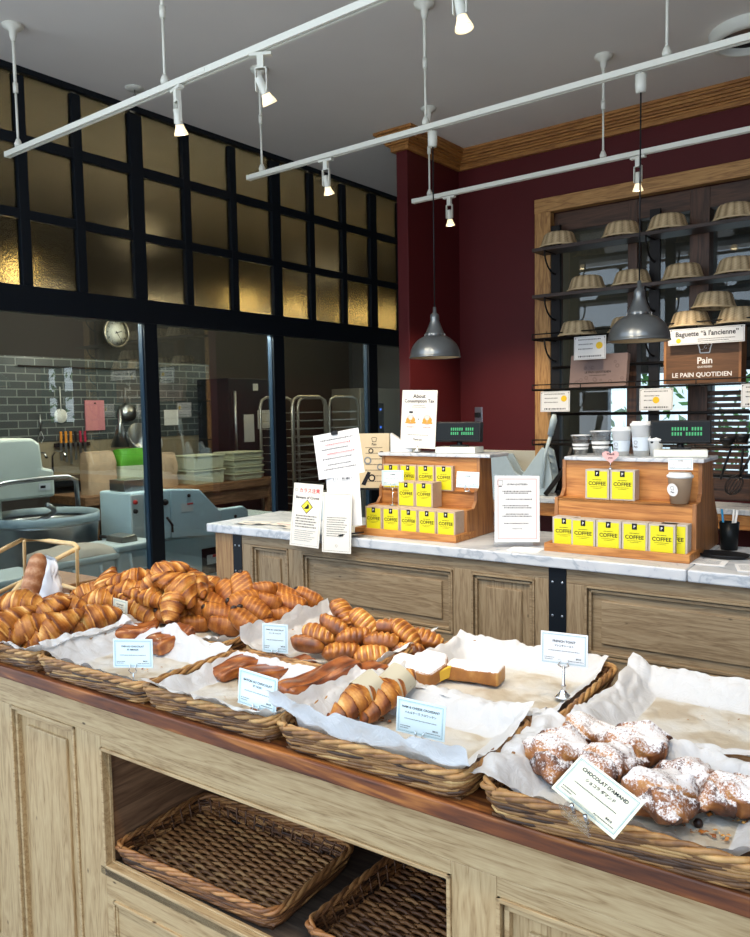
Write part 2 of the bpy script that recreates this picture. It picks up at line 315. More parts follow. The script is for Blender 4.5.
# ---------------------------------------------------------------- mesh builder
class MB:
    def __init__(s): s.v = []; s.f = []; s.m = []; s.t = []; s.s = []
    def add(s, verts, faces, mi=0, tone=0.5, smooth=False):
        o = len(s.v); s.v += [tuple(p) for p in verts]
        s.t += list(tone) if isinstance(tone, (list, tuple)) else [tone] * len(verts)
        s.f += [tuple(i + o for i in f) for f in faces]; s.m += [mi] * len(faces); s.s += [smooth] * len(faces)
        return s
    def box(s, x0, x1, y0, y1, z0, z1, mi=0, M=None, tone=0.5):
        p = [Vector((x, y, z)) for z in (z0, z1) for x, y in ((x0, y0), (x1, y0), (x1, y1), (x0, y1))]
        if M is not None: p = [M @ q for q in p]
        return s.add(p, [(3, 2, 1, 0), (4, 5, 6, 7), (0, 1, 5, 4), (1, 2, 6, 5), (2, 3, 7, 6), (3, 0, 4, 7)], mi, tone)
    def prism(s, poly, a, b, axis='Y', mi=0):
        """2-D outline (counter-clockwise in the plane's own axes) pushed from a to b along axis"""
        n = len(poly)
        def P(p, k):
            return {'Y': (p[0], k, p[1]), 'X': (k, p[0], p[1]), 'Z': (p[0], p[1], k)}[axis]
        v = [P(p, a) for p in poly] + [P(p, b) for p in poly]
        f = [tuple(range(n)), tuple(range(2 * n - 1, n - 1, -1))] + [(i, n + i, n + (i + 1) % n, (i + 1) % n) for i in range(n)]
        return s.add(v, f, mi)
    def tube(s, pts, r, n=8, mi=0, tone=0.5, caps=True, closed=False):
        pts = [Vector(p) for p in pts]; k = len(pts); V = []; T = []
        ref = Vector((0, 0, 1)); nx = None
        for i, p in enumerate(pts):
            if closed: d = pts[(i + 1) % k] - pts[i - 1]
            else: d = pts[min(i + 1, k - 1)] - pts[max(i - 1, 0)]
            d = d.normalized() if d.length > 1e-9 else Vector((1, 0, 0))
            if nx is None:
                nx = d.cross(ref)
                if nx.length < 1e-3: nx = d.cross(Vector((1, 0, 0)))
            nx = (nx - d * nx.dot(d)).normalized(); b = d.cross(nx)
            rr = r[i] if isinstance(r, (list, tuple)) else r
            for j in range(n):
                a = 2 * PI * j / n; V.append(p + (nx * math.cos(a) + b * math.sin(a)) * rr); T.append(tone[i] if isinstance(tone, (list, tuple)) else tone)
        Fc = []
        for i in range(k if closed else k - 1):
            for j in range(n):
                a = i * n + j; b_ = i * n + (j + 1) % n; c = ((i + 1) % k) * n
                Fc.append((a, b_, c + (j + 1) % n, c + j))
        if caps and not closed:
            Fc.append(tuple(range(n - 1, -1, -1))); Fc.append(tuple(range((k - 1) * n, k * n)))
        return s.add(V, Fc, mi, T, True)
    def lathe(s, prof, n=24, c=(0, 0, 0), mi=0, tone=0.5, M=None, cap=True):
        """prof: (radius, z) points"""
        V = []; c = Vector(c)
        for r, z in prof:
            for j in range(n):
                a = 2 * PI * j / n; q = Vector((r * math.cos(a), r * math.sin(a), z))
                V.append((M @ q if M is not None else q) + c)
        Fc = [(i * n + j, i * n + (j + 1) % n, (i + 1) * n + (j + 1) % n, (i + 1) * n + j) for i in range(len(prof) - 1) for j in range(n)]
        if cap and prof[0][0] > 1e-6: Fc.append(tuple(range(n - 1, -1, -1)))
        if cap and prof[-1][0] > 1e-6: Fc.append(tuple(range((len(prof) - 1) * n, len(prof) * n)))
        return s.add(V, Fc, mi, tone, True)
    def grid(s, fn, nu, nv, mi=0, tone=None, smooth=True):
        V = [fn(i / (nu - 1), j / (nv - 1)) for j in range(nv) for i in range(nu)]
        T = [tone(i / (nu - 1), j / (nv - 1)) for j in range(nv) for i in range(nu)] if tone else 0.5
        Fc = [(j * nu + i, j * nu + i + 1, (j + 1) * nu + i + 1, (j + 1) * nu + i) for j in range(nv - 1) for i in range(nu - 1)]
        return s.add(V, Fc, mi, T, smooth)
    def text(s, body, size, x, z, y=-0.0008, mi=1, align='CENTER', M=None, wide=1.0):
        """flat lettering on the plane y, reading along +x, upright +z"""
        c = bpy.data.curves.new('lettering', 'FONT'); c.body = body; c.size = size; c.align_x = align; c.align_y = 'CENTER'; c.resolution_u = 2; c.offset = size * 0.02
        ob = bpy.data.objects.new('lettering', c); me = bpy.data.meshes.new_from_object(ob)
        V = [Vector((v.co.x * wide + x, y, v.co.y + z)) for v in me.vertices]
        if M is not None: V = [M @ q for q in V]
        s.add(V, [tuple(p.vertices) for p in me.polygons], mi)
        bpy.data.meshes.remove(me); bpy.data.objects.remove(ob); bpy.data.curves.remove(c)
        return s
    def rows(s, x0, x1, z, h, y=-0.0008, mi=1, seed=0, M=None, gap=0.55):
        """one line of print too small to read: a run of short strokes"""
        rnd = random.Random(seed); x = x0
        while x < x1:
            w = min(rnd.uniform(0.35, 0.95) * h, x1 - x)
            p = [Vector((x, y, z - h / 2)), Vector((x + w, y, z - h / 2)), Vector((x + w, y, z + h / 2)), Vector((x, y, z + h / 2))]
            if M is not None: p = [M @ q for q in p]
            s.add(p, [(0, 1, 2, 3)], mi); x += w + h * gap
        return s
    def frame(s, w, h, inset, t, y=-0.0008, mi=1, cz=0, M=None):
        """thin printed border, centred at (0,cz)"""
        X, Z = w / 2 - inset, h / 2 - inset
        for a, b, c, d in ((-X, X, Z - t, Z), (-X, X, -Z, -Z + t), (-X, -X + t, -Z + t, Z - t), (X - t, X, -Z + t, Z - t)):
            p = [Vector((a, y, cz + c)), Vector((b, y, cz + c)), Vector((b, y, cz + d)), Vector((a, y, cz + d))]
            if M is not None: p = [M @ q for q in p]
            s.add(p, [(0, 1, 2, 3)], mi)
        return s
    def disc(s, x, z, r, y=-0.0009, mi=1, n=20, M=None):
        p = [Vector((x + r * math.cos(2 * PI * i / n), y, z + r * math.sin(2 * PI * i / n))) for i in range(n)]
        if M is not None: p = [M @ q for q in p]
        return s.add(p, [tuple(range(n))], mi)
    def mesh(s, name, mats):
        me = bpy.data.meshes.new(name); me.from_pydata(s.v, [], s.f)
        for m in mats: me.materials.append(MATS[m])
        me.polygons.foreach_set('material_index', s.m); me.polygons.foreach_set('use_smooth', s.s)
        at = me.attributes.new('tone', 'FLOAT', 'POINT'); at.data.foreach_set('value', s.t)
        me.update()
        return me

def RZ(a): return Matrix.Rotation(a, 4, 'Z')
def T(x, y, z): return Matrix.Translation((x, y, z))
def CF(u, v, z, rot=0.0):
    """place and heading in the counters' frame -> world matrix"""
    return MC @ T(u, v, z) @ RZ(rot)
def props(o, label, cat, group=None, kind=None):
    if label: o['label'] = label
    if cat: o['category'] = cat
    if group: o['group'] = group
    if kind: o['kind'] = kind
def thing(name, label, cat, M=None, group=None):
    o = bpy.data.objects.new(name, None); o.empty_display_size = 0.05; COL.objects.link(o)
    if M is not None: o.matrix_basis = M
    props(o, label, cat, group); return o
def put(name, mb, mats, parent=None, M=None, bevel=0, thick=0, seg=2, subs=0):
    me = mb if isinstance(mb, bpy.types.Mesh) else mb.mesh(name, [mats] if isinstance(mats, str) else mats)
    o = bpy.data.objects.new(name, me); COL.objects.link(o)
    if parent: o.parent = parent
    if M is not None: o.matrix_basis = M
    if thick:
        d = o.modifiers.new('thickness', 'SOLIDIFY'); d.thickness = thick; d.offset = 0
    if bevel:
        d = o.modifiers.new('edge', 'BEVEL'); d.width = bevel; d.segments = seg; d.limit_method = 'ANGLE'; d.angle_limit = 0.7
    if subs:
        d = o.modifiers.new('round', 'SUBSURF'); d.levels = subs; d.render_levels = subs
    return o
def solo(name, mb, mats, label, cat, M=None, group=None, **kw):
    o = put(name, mb, mats, None, M, **kw); props(o, label, cat, group); return o
def struct(name, mb, mats, parent=None, **kw):
    o = put(name, mb, mats, parent, **kw)
    if not parent: o['kind'] = 'structure'
    return o
def dup(root, M, label=None, group=None):
    r = root.copy(); COL.objects.link(r); r.matrix_basis = M
    if label: r['label'] = label
    if group: r['group'] = group
    for ch in list(root.children):
        c = ch.copy(); COL.objects.link(c); c.parent = r
        for g in list(ch.children):
            d = g.copy(); COL.objects.link(d); d.parent = c
    return r
# ================================================================ THE SETTING (room frame)
ZC = 3.67
struct('floor', MB().box(-4.6, 3.2, -3.2, 8.6, -0.05, 0), 'grey_floor')
struct('floor_kitchen', MB().box(-8.2, -4.6, 0.5, 9.6, -0.05, 0), 'kitchen_floor')
struct('ceiling', MB().box(-8.2, 3.3, 0.2, 5.8, ZC, ZC + 0.1).box(-8.2, -0.1, 5.8, 9.6, ZC, ZC + 0.1), 'ceiling_paint')
# back wall with the shelf window and one more window further right
OX0, OX1, OZ0, OZ1 = -2.64, -0.45, 0.95, 3.07
w = MB()
w.box(-3.46, OX0, 5.65, 5.80, 0, ZC); w.box(OX0, OX1, 5.65, 5.80, OZ1, ZC); w.box(OX0, OX1, 5.65, 5.80, 0, OZ0)
w.box(OX1, 0.05, 5.65, 5.80, 0, ZC); w.box(0.05, 0.87, 5.65, 5.80, 0, 1.50); w.box(0.05, 0.87, 5.65, 5.80, 2.25, ZC); w.box(0.87, 3.2, 5.65, 5.80, 0, ZC)
struct('wall_back', w, 'burgundy')
struct('wall_partition', MB().box(-3.56, -3.46, 4.92, 6.95, 0, ZC), 'burgundy', bevel=0.004)
struct('wall_right', MB().box(3.2, 3.3, -1.0, 5.8, 0, ZC), 'burgundy')
struct('wall_far', MB().box(-4.6, -3.3, 8.5, 8.6, 0, ZC).box(-3.3, -0.2, 8.5, 8.6, 0, 0.9).box(-3.3, -0.2, 8.5, 8.6, 1.95, ZC)
       .box(-2.35, -2.2, 8.5, 8.6, 0.9, 1.95).box(-1.2, -1.05, 8.5, 8.6, 0.9, 1.95).box(-0.2, -0.1, 5.8, 8.6, 0, ZC), 'paper_grey_wall')
struct('wall_partition_end', MB().box(-4.54, -3.56, 6.86, 6.95, 0, ZC), 'paper_grey_wall')
w2 = struct('window_2', MB().box(0.03, 0.07, 5.68, 5.76, 1.5, 2.25).box(0.85, 0.89, 5.68, 5.76, 1.5, 2.25).box(0.42, 0.50, 5.68, 5.76, 1.5, 2.25)
            .box(0.03, 0.89, 5.68, 5.76, 1.84, 1.92).box(0.03, 0.89, 5.68, 5.76, 1.48, 1.52).box(0.03, 0.89, 5.68, 5.76, 2.23, 2.27), 'black_steel')
# crown moulding, stepped
cr_ = MB(); cy_ = MB()
for p, z0, z1 in ((0.125, 3.650, 3.67), (0.110, 3.632, 3.650), (0.096, 3.612, 3.632), (0.076, 3.596, 3.612), (0.060, 3.580, 3.596), (0.038, 3.566, 3.580), (0.030, 3.535, 3.566)):
    cr_.box(-3.46 + p, 3.2, 5.65 - p, 5.65, z0, z1)
    cy_.box(-3.46, -3.46 + p, 4.92 - p, 5.65, z0, z1); cy_.box(-3.56 - p, -3.56, 4.92 - p, 5.80, z0, z1)
    cr_.box(-3.56, -3.46, 4.92 - p, 4.92, z0, z1)
struct('trim_1', cr_, 'crown_wood', bevel=0.002)
struct('trim_2', cy_, 'crown_wood_y', bevel=0.002)
struct('trim_3', MB().box(-3.46, OX0 - 0.02, 5.62, 5.65, 0.95, 1.265), 'tape_cream', bevel=0.003)

# glazed partition to the kitchen
YM = [1.25, 1.68, 2.10, 2.53, 2.90, 3.34, 3.76, 4.205, 4.665, 5.09, 5.52, 5.95, 6.38, 6.81]
win = bpy.data.objects.new('window_1', None); COL.objects.link(win); win.location = (-4.6, 4.0, 0); win['kind'] = 'structure'
f = MB(); GX = 0.0
def fb(y0, y1, z0, z1, d0=-0.035, d1=0.028): f.box(d0, d1, y0 - 4.0, y1 - 4.0, z0, z1)
fb(1.2, 6.85, 2.225, 2.385, -0.035, 0.035)
fb(1.2, 6.85, 3.635, 3.67)
for zc, t in ((2.81, 0.029), (3.247, 0.032)): fb(1.2, 6.85, zc - t, zc + t, -0.03, 0.02)
for i, y in enumerate(YM):
    wd = 0.05 if i % 3 == 2 else 0.032
    fb(y - wd, y + wd, 2.36, 3.62, -0.03, 0.022)
for y, wd in ((2.08, 0.055), (3.395, 0.055), (4.645, 0.062), (5.90, 0.066), (6.8, 0.06)): fb(y - wd, y + wd, 0, 2.24, -0.03, 0.03)
fb(1.2, 6.85, 0, 0.12)
put('window_frame', f, 'black_steel', win, bevel=0.003)
be = MB()
for y, wd in ((2.08, 0.055), (3.395, 0.055), (4.645, 0.062), (5.90, 0.066)): be.box(-0.03, 0.01, y - wd - 0.006 - 4.0, y - wd - 4.0, 0.12, 2.225)
put('glazing_seal', be, 'blue_edge', win)
for i in range(1, len(YM) - 1):
    for z0, z1 in ((2.385, 2.78), (2.84, 3.215), (3.28, 3.632)):
        put('frosted_pane', MB().box(-0.012, -0.006, YM[i] + 0.02 - 4, YM[i + 1] - 0.02 - 4, z0 - 0.01, z1 + 0.01), 'frosted_glass', win)
for y0, y1 in ((2.13, 3.34), (3.45, 4.58), (4.71, 5.84), (5.96, 6.75)):
    put('glass_pane', MB().box(-0.012, -0.006, y0 - 4.01, y1 - 3.99, 0.1, 2.24), 'window_glass', win)
# kitchen shell
struct('wall_kitchen', MB().box(-7.7, -7.6, 0.5, 9.6, 0, ZC), 'kitchen_dark')
struct('wall_kitchen_tiled', MB().box(-7.6, -7.56, 2.6, 6.45, 1.34, 2.20), 'grey_tile')
struct('wall_kitchen_plaster', MB().box(-7.6, -7.57, 2.6, 6.9, 0, 1.34), 'kitchen_wall')
struct('wall_kitchen_end', MB().box(-7.7, -4.6, 9.3, 9.4, 0, ZC), 'kitchen_dark')
struct('wall_kitchen_side', MB().box(-7.7, -4.6, 0.9, 1.0, 0, ZC), 'kitchen_dark')

# wooden window casing, its sashes and the steel uprights that carry the shelves
cas = MB()
cz = MB()
cz.box(OX0 - 0.11, OX0 + 0.02, 5.585, 5.655, OZ0, OZ1 + 0.10); cz.box(OX1 - 0.02, OX1 + 0.11, 5.585, 5.655, OZ0, OZ1 + 0.10)
struct('trim_4', cz, 'frame_wood_z', bevel=0.004)
struct('trim_5', MB().box(OX0 - 0.11, OX1 + 0.11, 5.58, 5.655, OZ1, OZ1 + 0.105), 'frame_wood_x', bevel=0.004)
w3 = bpy.data.objects.new('window_3', None); COL.objects.link(w3); w3.location = (-1.55, 5.72, 0); w3['kind'] = 'structure'
sz_ = MB(); sx_ = MB()
for x0, x1 in ((-2.64, -2.60), (-2.06, -1.99), (-1.63, -1.50), (-1.22, -1.10), (-0.62, -0.5)):
    put('stile', MB().box(x0 + 1.55, x1 + 1.55, -0.05, 0.05, OZ0, OZ1), 'sash_wood_z', w3, bevel=0.003)
for z0, z1 in ((0.95, 1.10), (2.93, 3.07)): sx_.box(-1.09, 1.05, -0.045, 0.045, z0, z1)
put('rail', sx_, 'sash_wood_x', w3, bevel=0.003)
lo = MB()
for k in range(14):                                                   # louvred lower panel behind the ladles
    lo.box(0.02, 0.30, -0.02, 0.03, 1.12 + k * 0.042, 1.15 + k * 0.042)
put('louvre', lo, 'sash_wood_x', w3)
put('glass_pane', MB().box(-1.09, 1.05, 0.052, 0.056, OZ0, OZ1), 'mirror_glass', w3)

# greenery outside the far windows
rnd = random.Random(3); h = MB()
for k in range(5200):
    x, y, z = rnd.uniform(-6, 6), 10.4 + rnd.uniform(-0.5, 0.8), rnd.uniform(0, 3.2)
    if noise.noise(Vector((x * 1.1, y, z * 1.4))) < -0.22: continue
    M_ = T(x, y, z) @ Euler((rnd.uniform(0, 6), rnd.uniform(0, 6), rnd.uniform(0, 6))).to_matrix().to_4x4()
    s = rnd.uniform(0.05, 0.11)
    if k % 4 == 0: M_ = T(rnd.uniform(1.0, 7.5), rnd.uniform(6.9, 8.6), z * 1.1) @ M_.to_3x3().to_4x4()
    h.add([M_ @ Vector(p) for p in ((-s, 0, 0), (0, -s * .5, 0), (s, 0, 0), (0, s * .5, 0))], [(0, 1, 2, 3)])
o = put('hedge_foliage', h, 'hedge_leaf'); props(o, 'loose green foliage growing outside the far windows', 'hedge', kind='stuff')

# rear worktop under the shelves
rc = thing('rear_worktop', 'rear work counter of pale stone on dark wood under the wall shelves', 'counter', T(-1.4, 5.2, 0))
put('worktop', MB().box(-2.06, 1.6, 0, 0.37, 0.915, 0.95), 'marble', rc, bevel=0.004)
put('apron', MB().box(-2.06, 1.6, 0.02, 0.05, 0.82, 0.915), 'display_wood', rc)
put('carcass', MB().box(-2.06, -2.0, 0.05, 0.37, 0, 0.82).box(1.5, 1.6, 0.05, 0.37, 0, 0.82).box(-2.0, 1.5, 0.05, 0.37, 0.3, 0.33).box(-0.3, -0.25, 0.05, 0.37, 0, 0.82), 'sash_wood_z', rc)

# ================================================================ CEILING FITTINGS
rails = []
def light_rail(y, x0, x1, rods, label, z=3.045):
    r = thing('light_rail', label, 'light rail', T(x0, y, z), 'white ceiling light rails')
    n = x1 - x0
    put('rail', MB().prism([(-0.016, -0.011), (-0.006, -0.011), (-0.006, 0.008), (0.006, 0.008), (0.006, -0.011), (0.016, -0.011), (0.016, 0.016), (-0.016, 0.016)], 0, n, 'X')
        .box(-0.012, 0, -0.017, 0.017, -0.012, 0.017).box(n * 0.28, n * 0.28 + 0.12, -0.018, -0.0162, -0.005, 0.010), 'white_metal', r)
    for x in rods:
        q = put('rod', MB().tube([(x, 0, 0.02), (x, 0, 0.32)], 0.0065).tube([(x, 0, 0.32), (x, 0, ZC - z)], 0.009)
                .lathe([(0.018, 0.02), (0.02, 0.035), (0.010, 0.06)], 12, (x, 0, 0)).lathe([(0.013, 0.30), (0.013, 0.35)], 12, (x, 0, 0)), 'white_metal', r)
        put('ceiling_rose', MB().lathe([(0.012, -0.085), (0.018, -0.06), (0.02, -0.035), (0.05, -0.018), (0.055, -0.004), (0.05, 0.0)], 24, (x, 0, ZC - z)), 'white_metal', q)
    return r
light_rail(2.262, -4.24, 1.2, (0.11, 1.36, 2.59), 'white light rail nearest the camera, its end standing before the kitchen glazing', 3.02)
light_rail(3.470, -3.63, 1.8, (0.11, 1.31, 2.53), 'middle white light rail carrying both grey pendant lamps', 3.045)
light_rail(4.645, -3.21, 2.4, (0.13, 1.37, 2.67), 'farthest white light rail, hanging in front of the dark red wall', 3.06)

def make_spot():
    r = thing('track_spotlight', '', 'spotlight', T(0, 0, 0), 'small white spotlights on the light rails')
    put('adapter', MB().box(-0.045, 0.045, -0.013, 0.013, -0.012, 0.0).lathe([(0.012, -0.03), (0.012, -0.012)], 12).box(-0.013, 0.013, -0.012, 0.012, -0.06, -0.012), 'white_metal', r)
    put('yoke', MB().box(-0.024, -0.020, -0.008, 0.008, -0.145, -0.055).box(0.020, 0.024, -0.008, 0.008, -0.145, -0.055).box(-0.024, 0.024, -0.008, 0.008, -0.060, -0.055), 'white_metal', r)
    h = put('lamp_holder', MB().lathe([(0.0, 0.035), (0.018, 0.032), (0.019, 0.0), (0.019, -0.035), (0.022, -0.042)], 20, (0, 0, 0)), 'white_metal', r, T(0, 0, -0.120))
    put('reflector', MB().lathe([(0.020, -0.042), (0.023, -0.055), (0.033, -0.078), (0.036, -0.090), (0.033, -0.089), (0.0, -0.072)], 24), 'spot_glass', h)
    put('bulb', MB().lathe([(0.0, -0.0900), (0.018, -0.0895), (0.022, -0.082), (0.0, -0.080)], 16), 'bulb_glow', h)
    return r
plain('spot_glass', (0.85, 0.83, 0.78), 0.2, 0.3, emit=(1, 0.78, 0.45), es=1.1)
sp0 = None
SPOTS = [(-2.80, 2.262, 3.005, 0.10, -0.25, 'white track spotlight hanging before the frosted panes, nearest the left rod'),
         (-2.285, 2.262, 3.005, 0.35, 0.5, 'white track spotlight tilted to the right beside the rod of the nearest rail'),
         (-1.375, 2.262, 3.015, -0.15, 0.3, 'white track spotlight glowing at the top edge of the picture, facing the viewer'),
         (-3.005, 3.470, 3.03, 0.12, 0.1, 'white track spotlight at the left end of the middle rail'),
         (-2.92, 4.645, 3.045, 0.0, 0.0, 'white track spotlight before the dark red wall, by the rod of the far rail'),
         (-1.63, 4.645, 3.045, 0.0, -0.1, 'white track spotlight above the right grey pendant lamp')]
for x, y, z, tx, ty, lab in SPOTS:
    if sp0 is None: sp0 = make_spot(); o = sp0
    else: o = dup(sp0, T(0, 0, 0))
    o.matrix_basis = T(x, y, z) @ RZ(ty); o['label'] = lab
    hd = [c for c in o.children if c.name.startswith('lamp_holder')][0]
    hd.matrix_basis = T(0, 0, -0.118) @ Matrix.Rotation(tx + 0.15, 4, 'X') @ Matrix.Rotation(-ty * 0.6, 4, 'Y') @ Matrix.Scale(0.86, 4)
    spot((x, y, z - 0.24), (x, y + 0.5, z - 2.2), 22 if y < 4 else 95, 1.5, 0.8, WARM, 0.02)

def pendant(x, label, zr):
    r = thing('pendant_lamp', label, 'pendant lamp', T(x, 3.47, zr), 'grey domed pendant lamps')
    put('cord', MB().tube([(0, 0, 0.23), (0, 0, 3.03 - zr)], 0.0035), 'black_plastic', r)
    put('cord_grip', MB().lathe([(0.021, 3.0 - zr - 0.055), (0.024, 3.0 - zr - 0.03), (0.024, 3.0 - zr + 0.02)], 16), 'white_metal', r)
    put('socket', MB().lathe([(0.008, 0.255), (0.010, 0.225), (0.022, 0.215), (0.024, 0.195), (0.023, 0.185), (0.034, 0.155), (0.046, 0.125), (0.052, 0.115), (0.052, 0.105)], 32), 'lamp_grey', r)
    vv = MB()
    for k in range(14):
        a = 2 * PI * k / 14; vv.box(-0.004, 0.004, -0.0535, -0.050, 0.098, 0.116, 0, RZ(a))
    vv.lathe([(0.047, 0.094), (0.047, 0.12)], 24, cap=False)
    put('vent_collar', vv, 'socket_brass', r)
    prof = [(0.046, 0.108)] + [(0.131 * math.sin(a) ** 0.9, 0.113 * math.cos(a)) for a in [0.36 + k * (PI / 2 - 0.36) / 12 for k in range(13)]] + [(0.135, -0.004), (0.133, -0.008)]
    sh = put('lamp_shade', MB().lathe(prof + [(0.128, -0.004)] , 48, cap=False), 'lamp_grey', r)
    put('inner_lining', MB().lathe([(0.129, -0.006)] + [(0.126 * math.sin(a) ** 0.9, 0.106 * math.cos(a)) for a in [PI / 2 - k * (PI / 2 - 0.3) / 8 for k in range(9)]], 40, cap=False), 'lamp_inner', sh)
    put('bulb', MB().lathe([(0.0, -0.001), (0.018, 0.004), (0.028, 0.025), (0.022, 0.05), (0.012, 0.07)], 16), 'lamp_inner', r)
    return r
pendant(-2.278, 'left grey pendant lamp hanging in front of the dark red wall', 1.878)
pendant(-1.208, 'right grey pendant lamp hanging in front of the basket shelves', 1.893)

det = thing('smoke_detector', 'small round white detector on the ceiling beside the nearest rail', 'smoke detector', T(-4.33, 3.16, ZC))
put('base', MB().lathe([(0.0, -0.012), (0.050, -0.012), (0.058, -0.004), (0.058, 0)], 28), 'plate_ivory', det)
put('sensor', MB().lathe([(0.0, -0.045), (0.012, -0.044), (0.004, -0.035), (0.004, -0.012)], 12), 'socket_brass', det)
def downlight(x, y, r0, label):
    d = thing('ceiling_downlight', label, 'ceiling light', T(x, y, ZC))
    put('trim_ring', MB().lathe([(r0 * 0.78, 0.0), (r0 * 0.80, -0.055), (r0 * 0.84, -0.062), (r0 * 0.99, -0.050), (r0 * 1.03, 0.0)], 48, cap=False), 'plate_ivory', d)
    put('speaker_cone', MB().lathe([(r0 * 0.8, -0.004), (r0 * 0.45, -0.006), (r0 * 0.2, -0.02), (0, -0.022)], 40), 'socket_brass', d)
    put('dark_gap', MB().lathe([(r0 * 0.79, -0.02), (r0 * 0.60, -0.018), (r0 * 0.60, -0.010), (r0 * 0.79, -0.008)], 40, cap=False), 'black_plastic', d)
downlight(-1.08, 4.88, 0.22, 'large round recessed ceiling fitting above the far rail')
# ================================================================ COUNTERS (counters' frame: u along, v away, CF())
def panelled_face(parent, u0, u1, z0, z1, holes, mx_, mz_, d=0.022, skip=()):
    """framed front: rails, stiles and sunk fields; holes = [(u0,u1,z0,z1,open)] left to right, faces -v at y=0"""
    zt = max(h[3] for h in holes); zb = min(h[2] for h in holes)
    RL = [(u0, u1, zt, z1), (u0, u1, z0, zb)]; ST = []
    x = u0
    for a, b, c, e, op in holes:
        if a > x: ST.append((x, a, zb, zt))
        if c > zb: RL.append((a, b, zb, c))
        if e < zt: RL.append((a, b, e, zt))
        x = b
    if x < u1: ST.append((x, u1, zb, zt))
    for a, b, c, e in RL: put('face_rail', MB().box(a, b, 0, d, c, e), mx_, parent, bevel=0.0015)
    for a, b, c, e in ST: put('stile', MB().box(a, b, 0, d, c, e), mz_, parent, bevel=0.0015)
    for a, b, c, e, op in holes:
        m = MB()
        for t0, t1, y0 in ((0, 0.008, -0.005), (0.008, 0.012, 0.013), (0.012, 0.022, 0.003)):
            if op and t0 > 0.008: continue
            m.box(a + t0, a + t1, y0, d, c + t0, e - t0); m.box(b - t1, b - t0, y0, d, c + t0, e - t0)
            m.box(a + t0, b - t0, y0, d, e - t1, e - t0); m.box(a + t0, b - t0, y0, d, c + t0, c + t1)
        put('moulding', m, mx_, parent, bevel=0.0015)
        if not op:
            wide = (b - a) > (e - c)
            put('field_panel', MB().box(a + 0.02, b - 0.02, 0.016, d, c + 0.02, e - 0.02).box(a + 0.055, b - 0.055, 0.008, d, c + 0.05, e - 0.05), mx_ if wide else mz_, parent, bevel=0.003)

bc = thing('bakery_counter', 'long counter of pale old pine with a dark red wood top, full of bread baskets', 'counter', CF(-1.2, 1.18, 0))
put('countertop', MB().box(-1.52, 1.6, -0.036, 0.68, 0.887, 0.92), 'counter_wood', bc, bevel=0.004)
u = lambda x: x + 1.2
panelled_face(bc, u(-2.70), u(0.4), 0.02, 0.89, [(u(-2.50), u(-2.19), 0.08, 0.795, False), (u(-2.07), u(-1.775), 0.08, 0.795, False),
              (u(-1.67), u(-0.665), 0.452, 0.768, True), (u(-0.575), u(0.05), 0.08, 0.76, False)], 'front_pine_x', 'front_pine_z')
lowp = MB()
for t0, t1, y0 in ((0, 0.007, -0.006), (0.007, 0.014, -0.003)):
    a, b, c, e = u(-1.64), u(-0.70), 0.06, 0.375
    lowp.box(a + t0, a + t1, y0, 0.002, c + t0, e - t0); lowp.box(b - t1, b - t0, y0, 0.002, c + t0, e - t0); lowp.box(a + t0, b - t0, y0, 0.002, e - t1, e - t0)
put('moulding', lowp, 'front_pine_x', bc, bevel=0.0015)
put('shelf', MB().box(u(-1.69), u(-0.64), 0.0, 0.67, 0.43, 0.4515), 'dark_shelf_wood', bc)
for q in (-1.69, -0.665): put('side_board', MB().box(u(q), u(q + 0.018), 0.022, 0.67, 0.45, 0.89), 'table_wood', bc)
put('back_board', MB().box(u(-2.70), u(0.4), 0.65, 0.67, 0.0, 0.89), 'sash_wood_x', bc)
for q in (-2.70, 0.38): put('end_board', MB().box(u(q), u(q + 0.02), 0.022, 0.67, 0, 0.89), 'front_pine_z', bc)

kc = thing('service_counter', 'service counter behind the bakery counter, marble top on grey-brown pine panels', 'counter', CF(-1.2, 2.61, 0))
mt = put('worktop', MB().box(-1.565, 0.61, -0.028, 0.50, 1.04, 1.08).box(0.612, 2.6, -0.028, 0.50, 1.04, 1.08), 'marble', kc, bevel=0.006, seg=3)
put('corner_post', MB().box(-1.535, -1.417, 0.0, 0.03, 0, 1.04), 'post_wood', kc, bevel=0.003)
sb = put('steel_strip', MB().box(-1.417, -1.362, -0.003, 0.03, 0, 1.04), 'black_steel', kc); sb2 = put('steel_strip', MB().box(0.139, 0.203, -0.003, 0.03, 0, 1.04), 'black_steel', kc)
sc_ = MB()
for x in (-1.403, -1.377, 0.153, 0.189):
    for z in (0.985, 0.865, 0.745): sc_.lathe([(0, -0.005), (0.004, -0.0045), (0.005, -0.003)], 10, (0, 0, 0), M=T(x, 0, z) @ Matrix.Rotation(-PI / 2, 4, 'X'))
put('screw', sc_, 'steel', sb)
panelled_face(kc, -1.362, 0.139, 0.02, 1.04, [(-1.30, -1.08, 0.55, 0.995, False), (-1.00, -0.25, 0.735, 0.985, False), (-0.17, 0.085, 0.55, 0.985, False)], 'old_pine_x', 'old_pine_z')
panelled_face(kc, 0.203, 2.6, 0.02, 1.04, [(0.27, 1.42, 0.735, 0.985, False), (1.5, 2.5, 0.735, 0.985, False)], 'old_pine_x', 'old_pine_z')
put('back_board', MB().box(-1.53, 2.6, 0.45, 0.47, 0, 1.04), 'sash_wood_x', kc)
for q in (-1.53, 2.58): put('end_board', MB().box(q, q + 0.02, 0.03, 0.45, 0, 1.04), 'old_pine_z', kc)

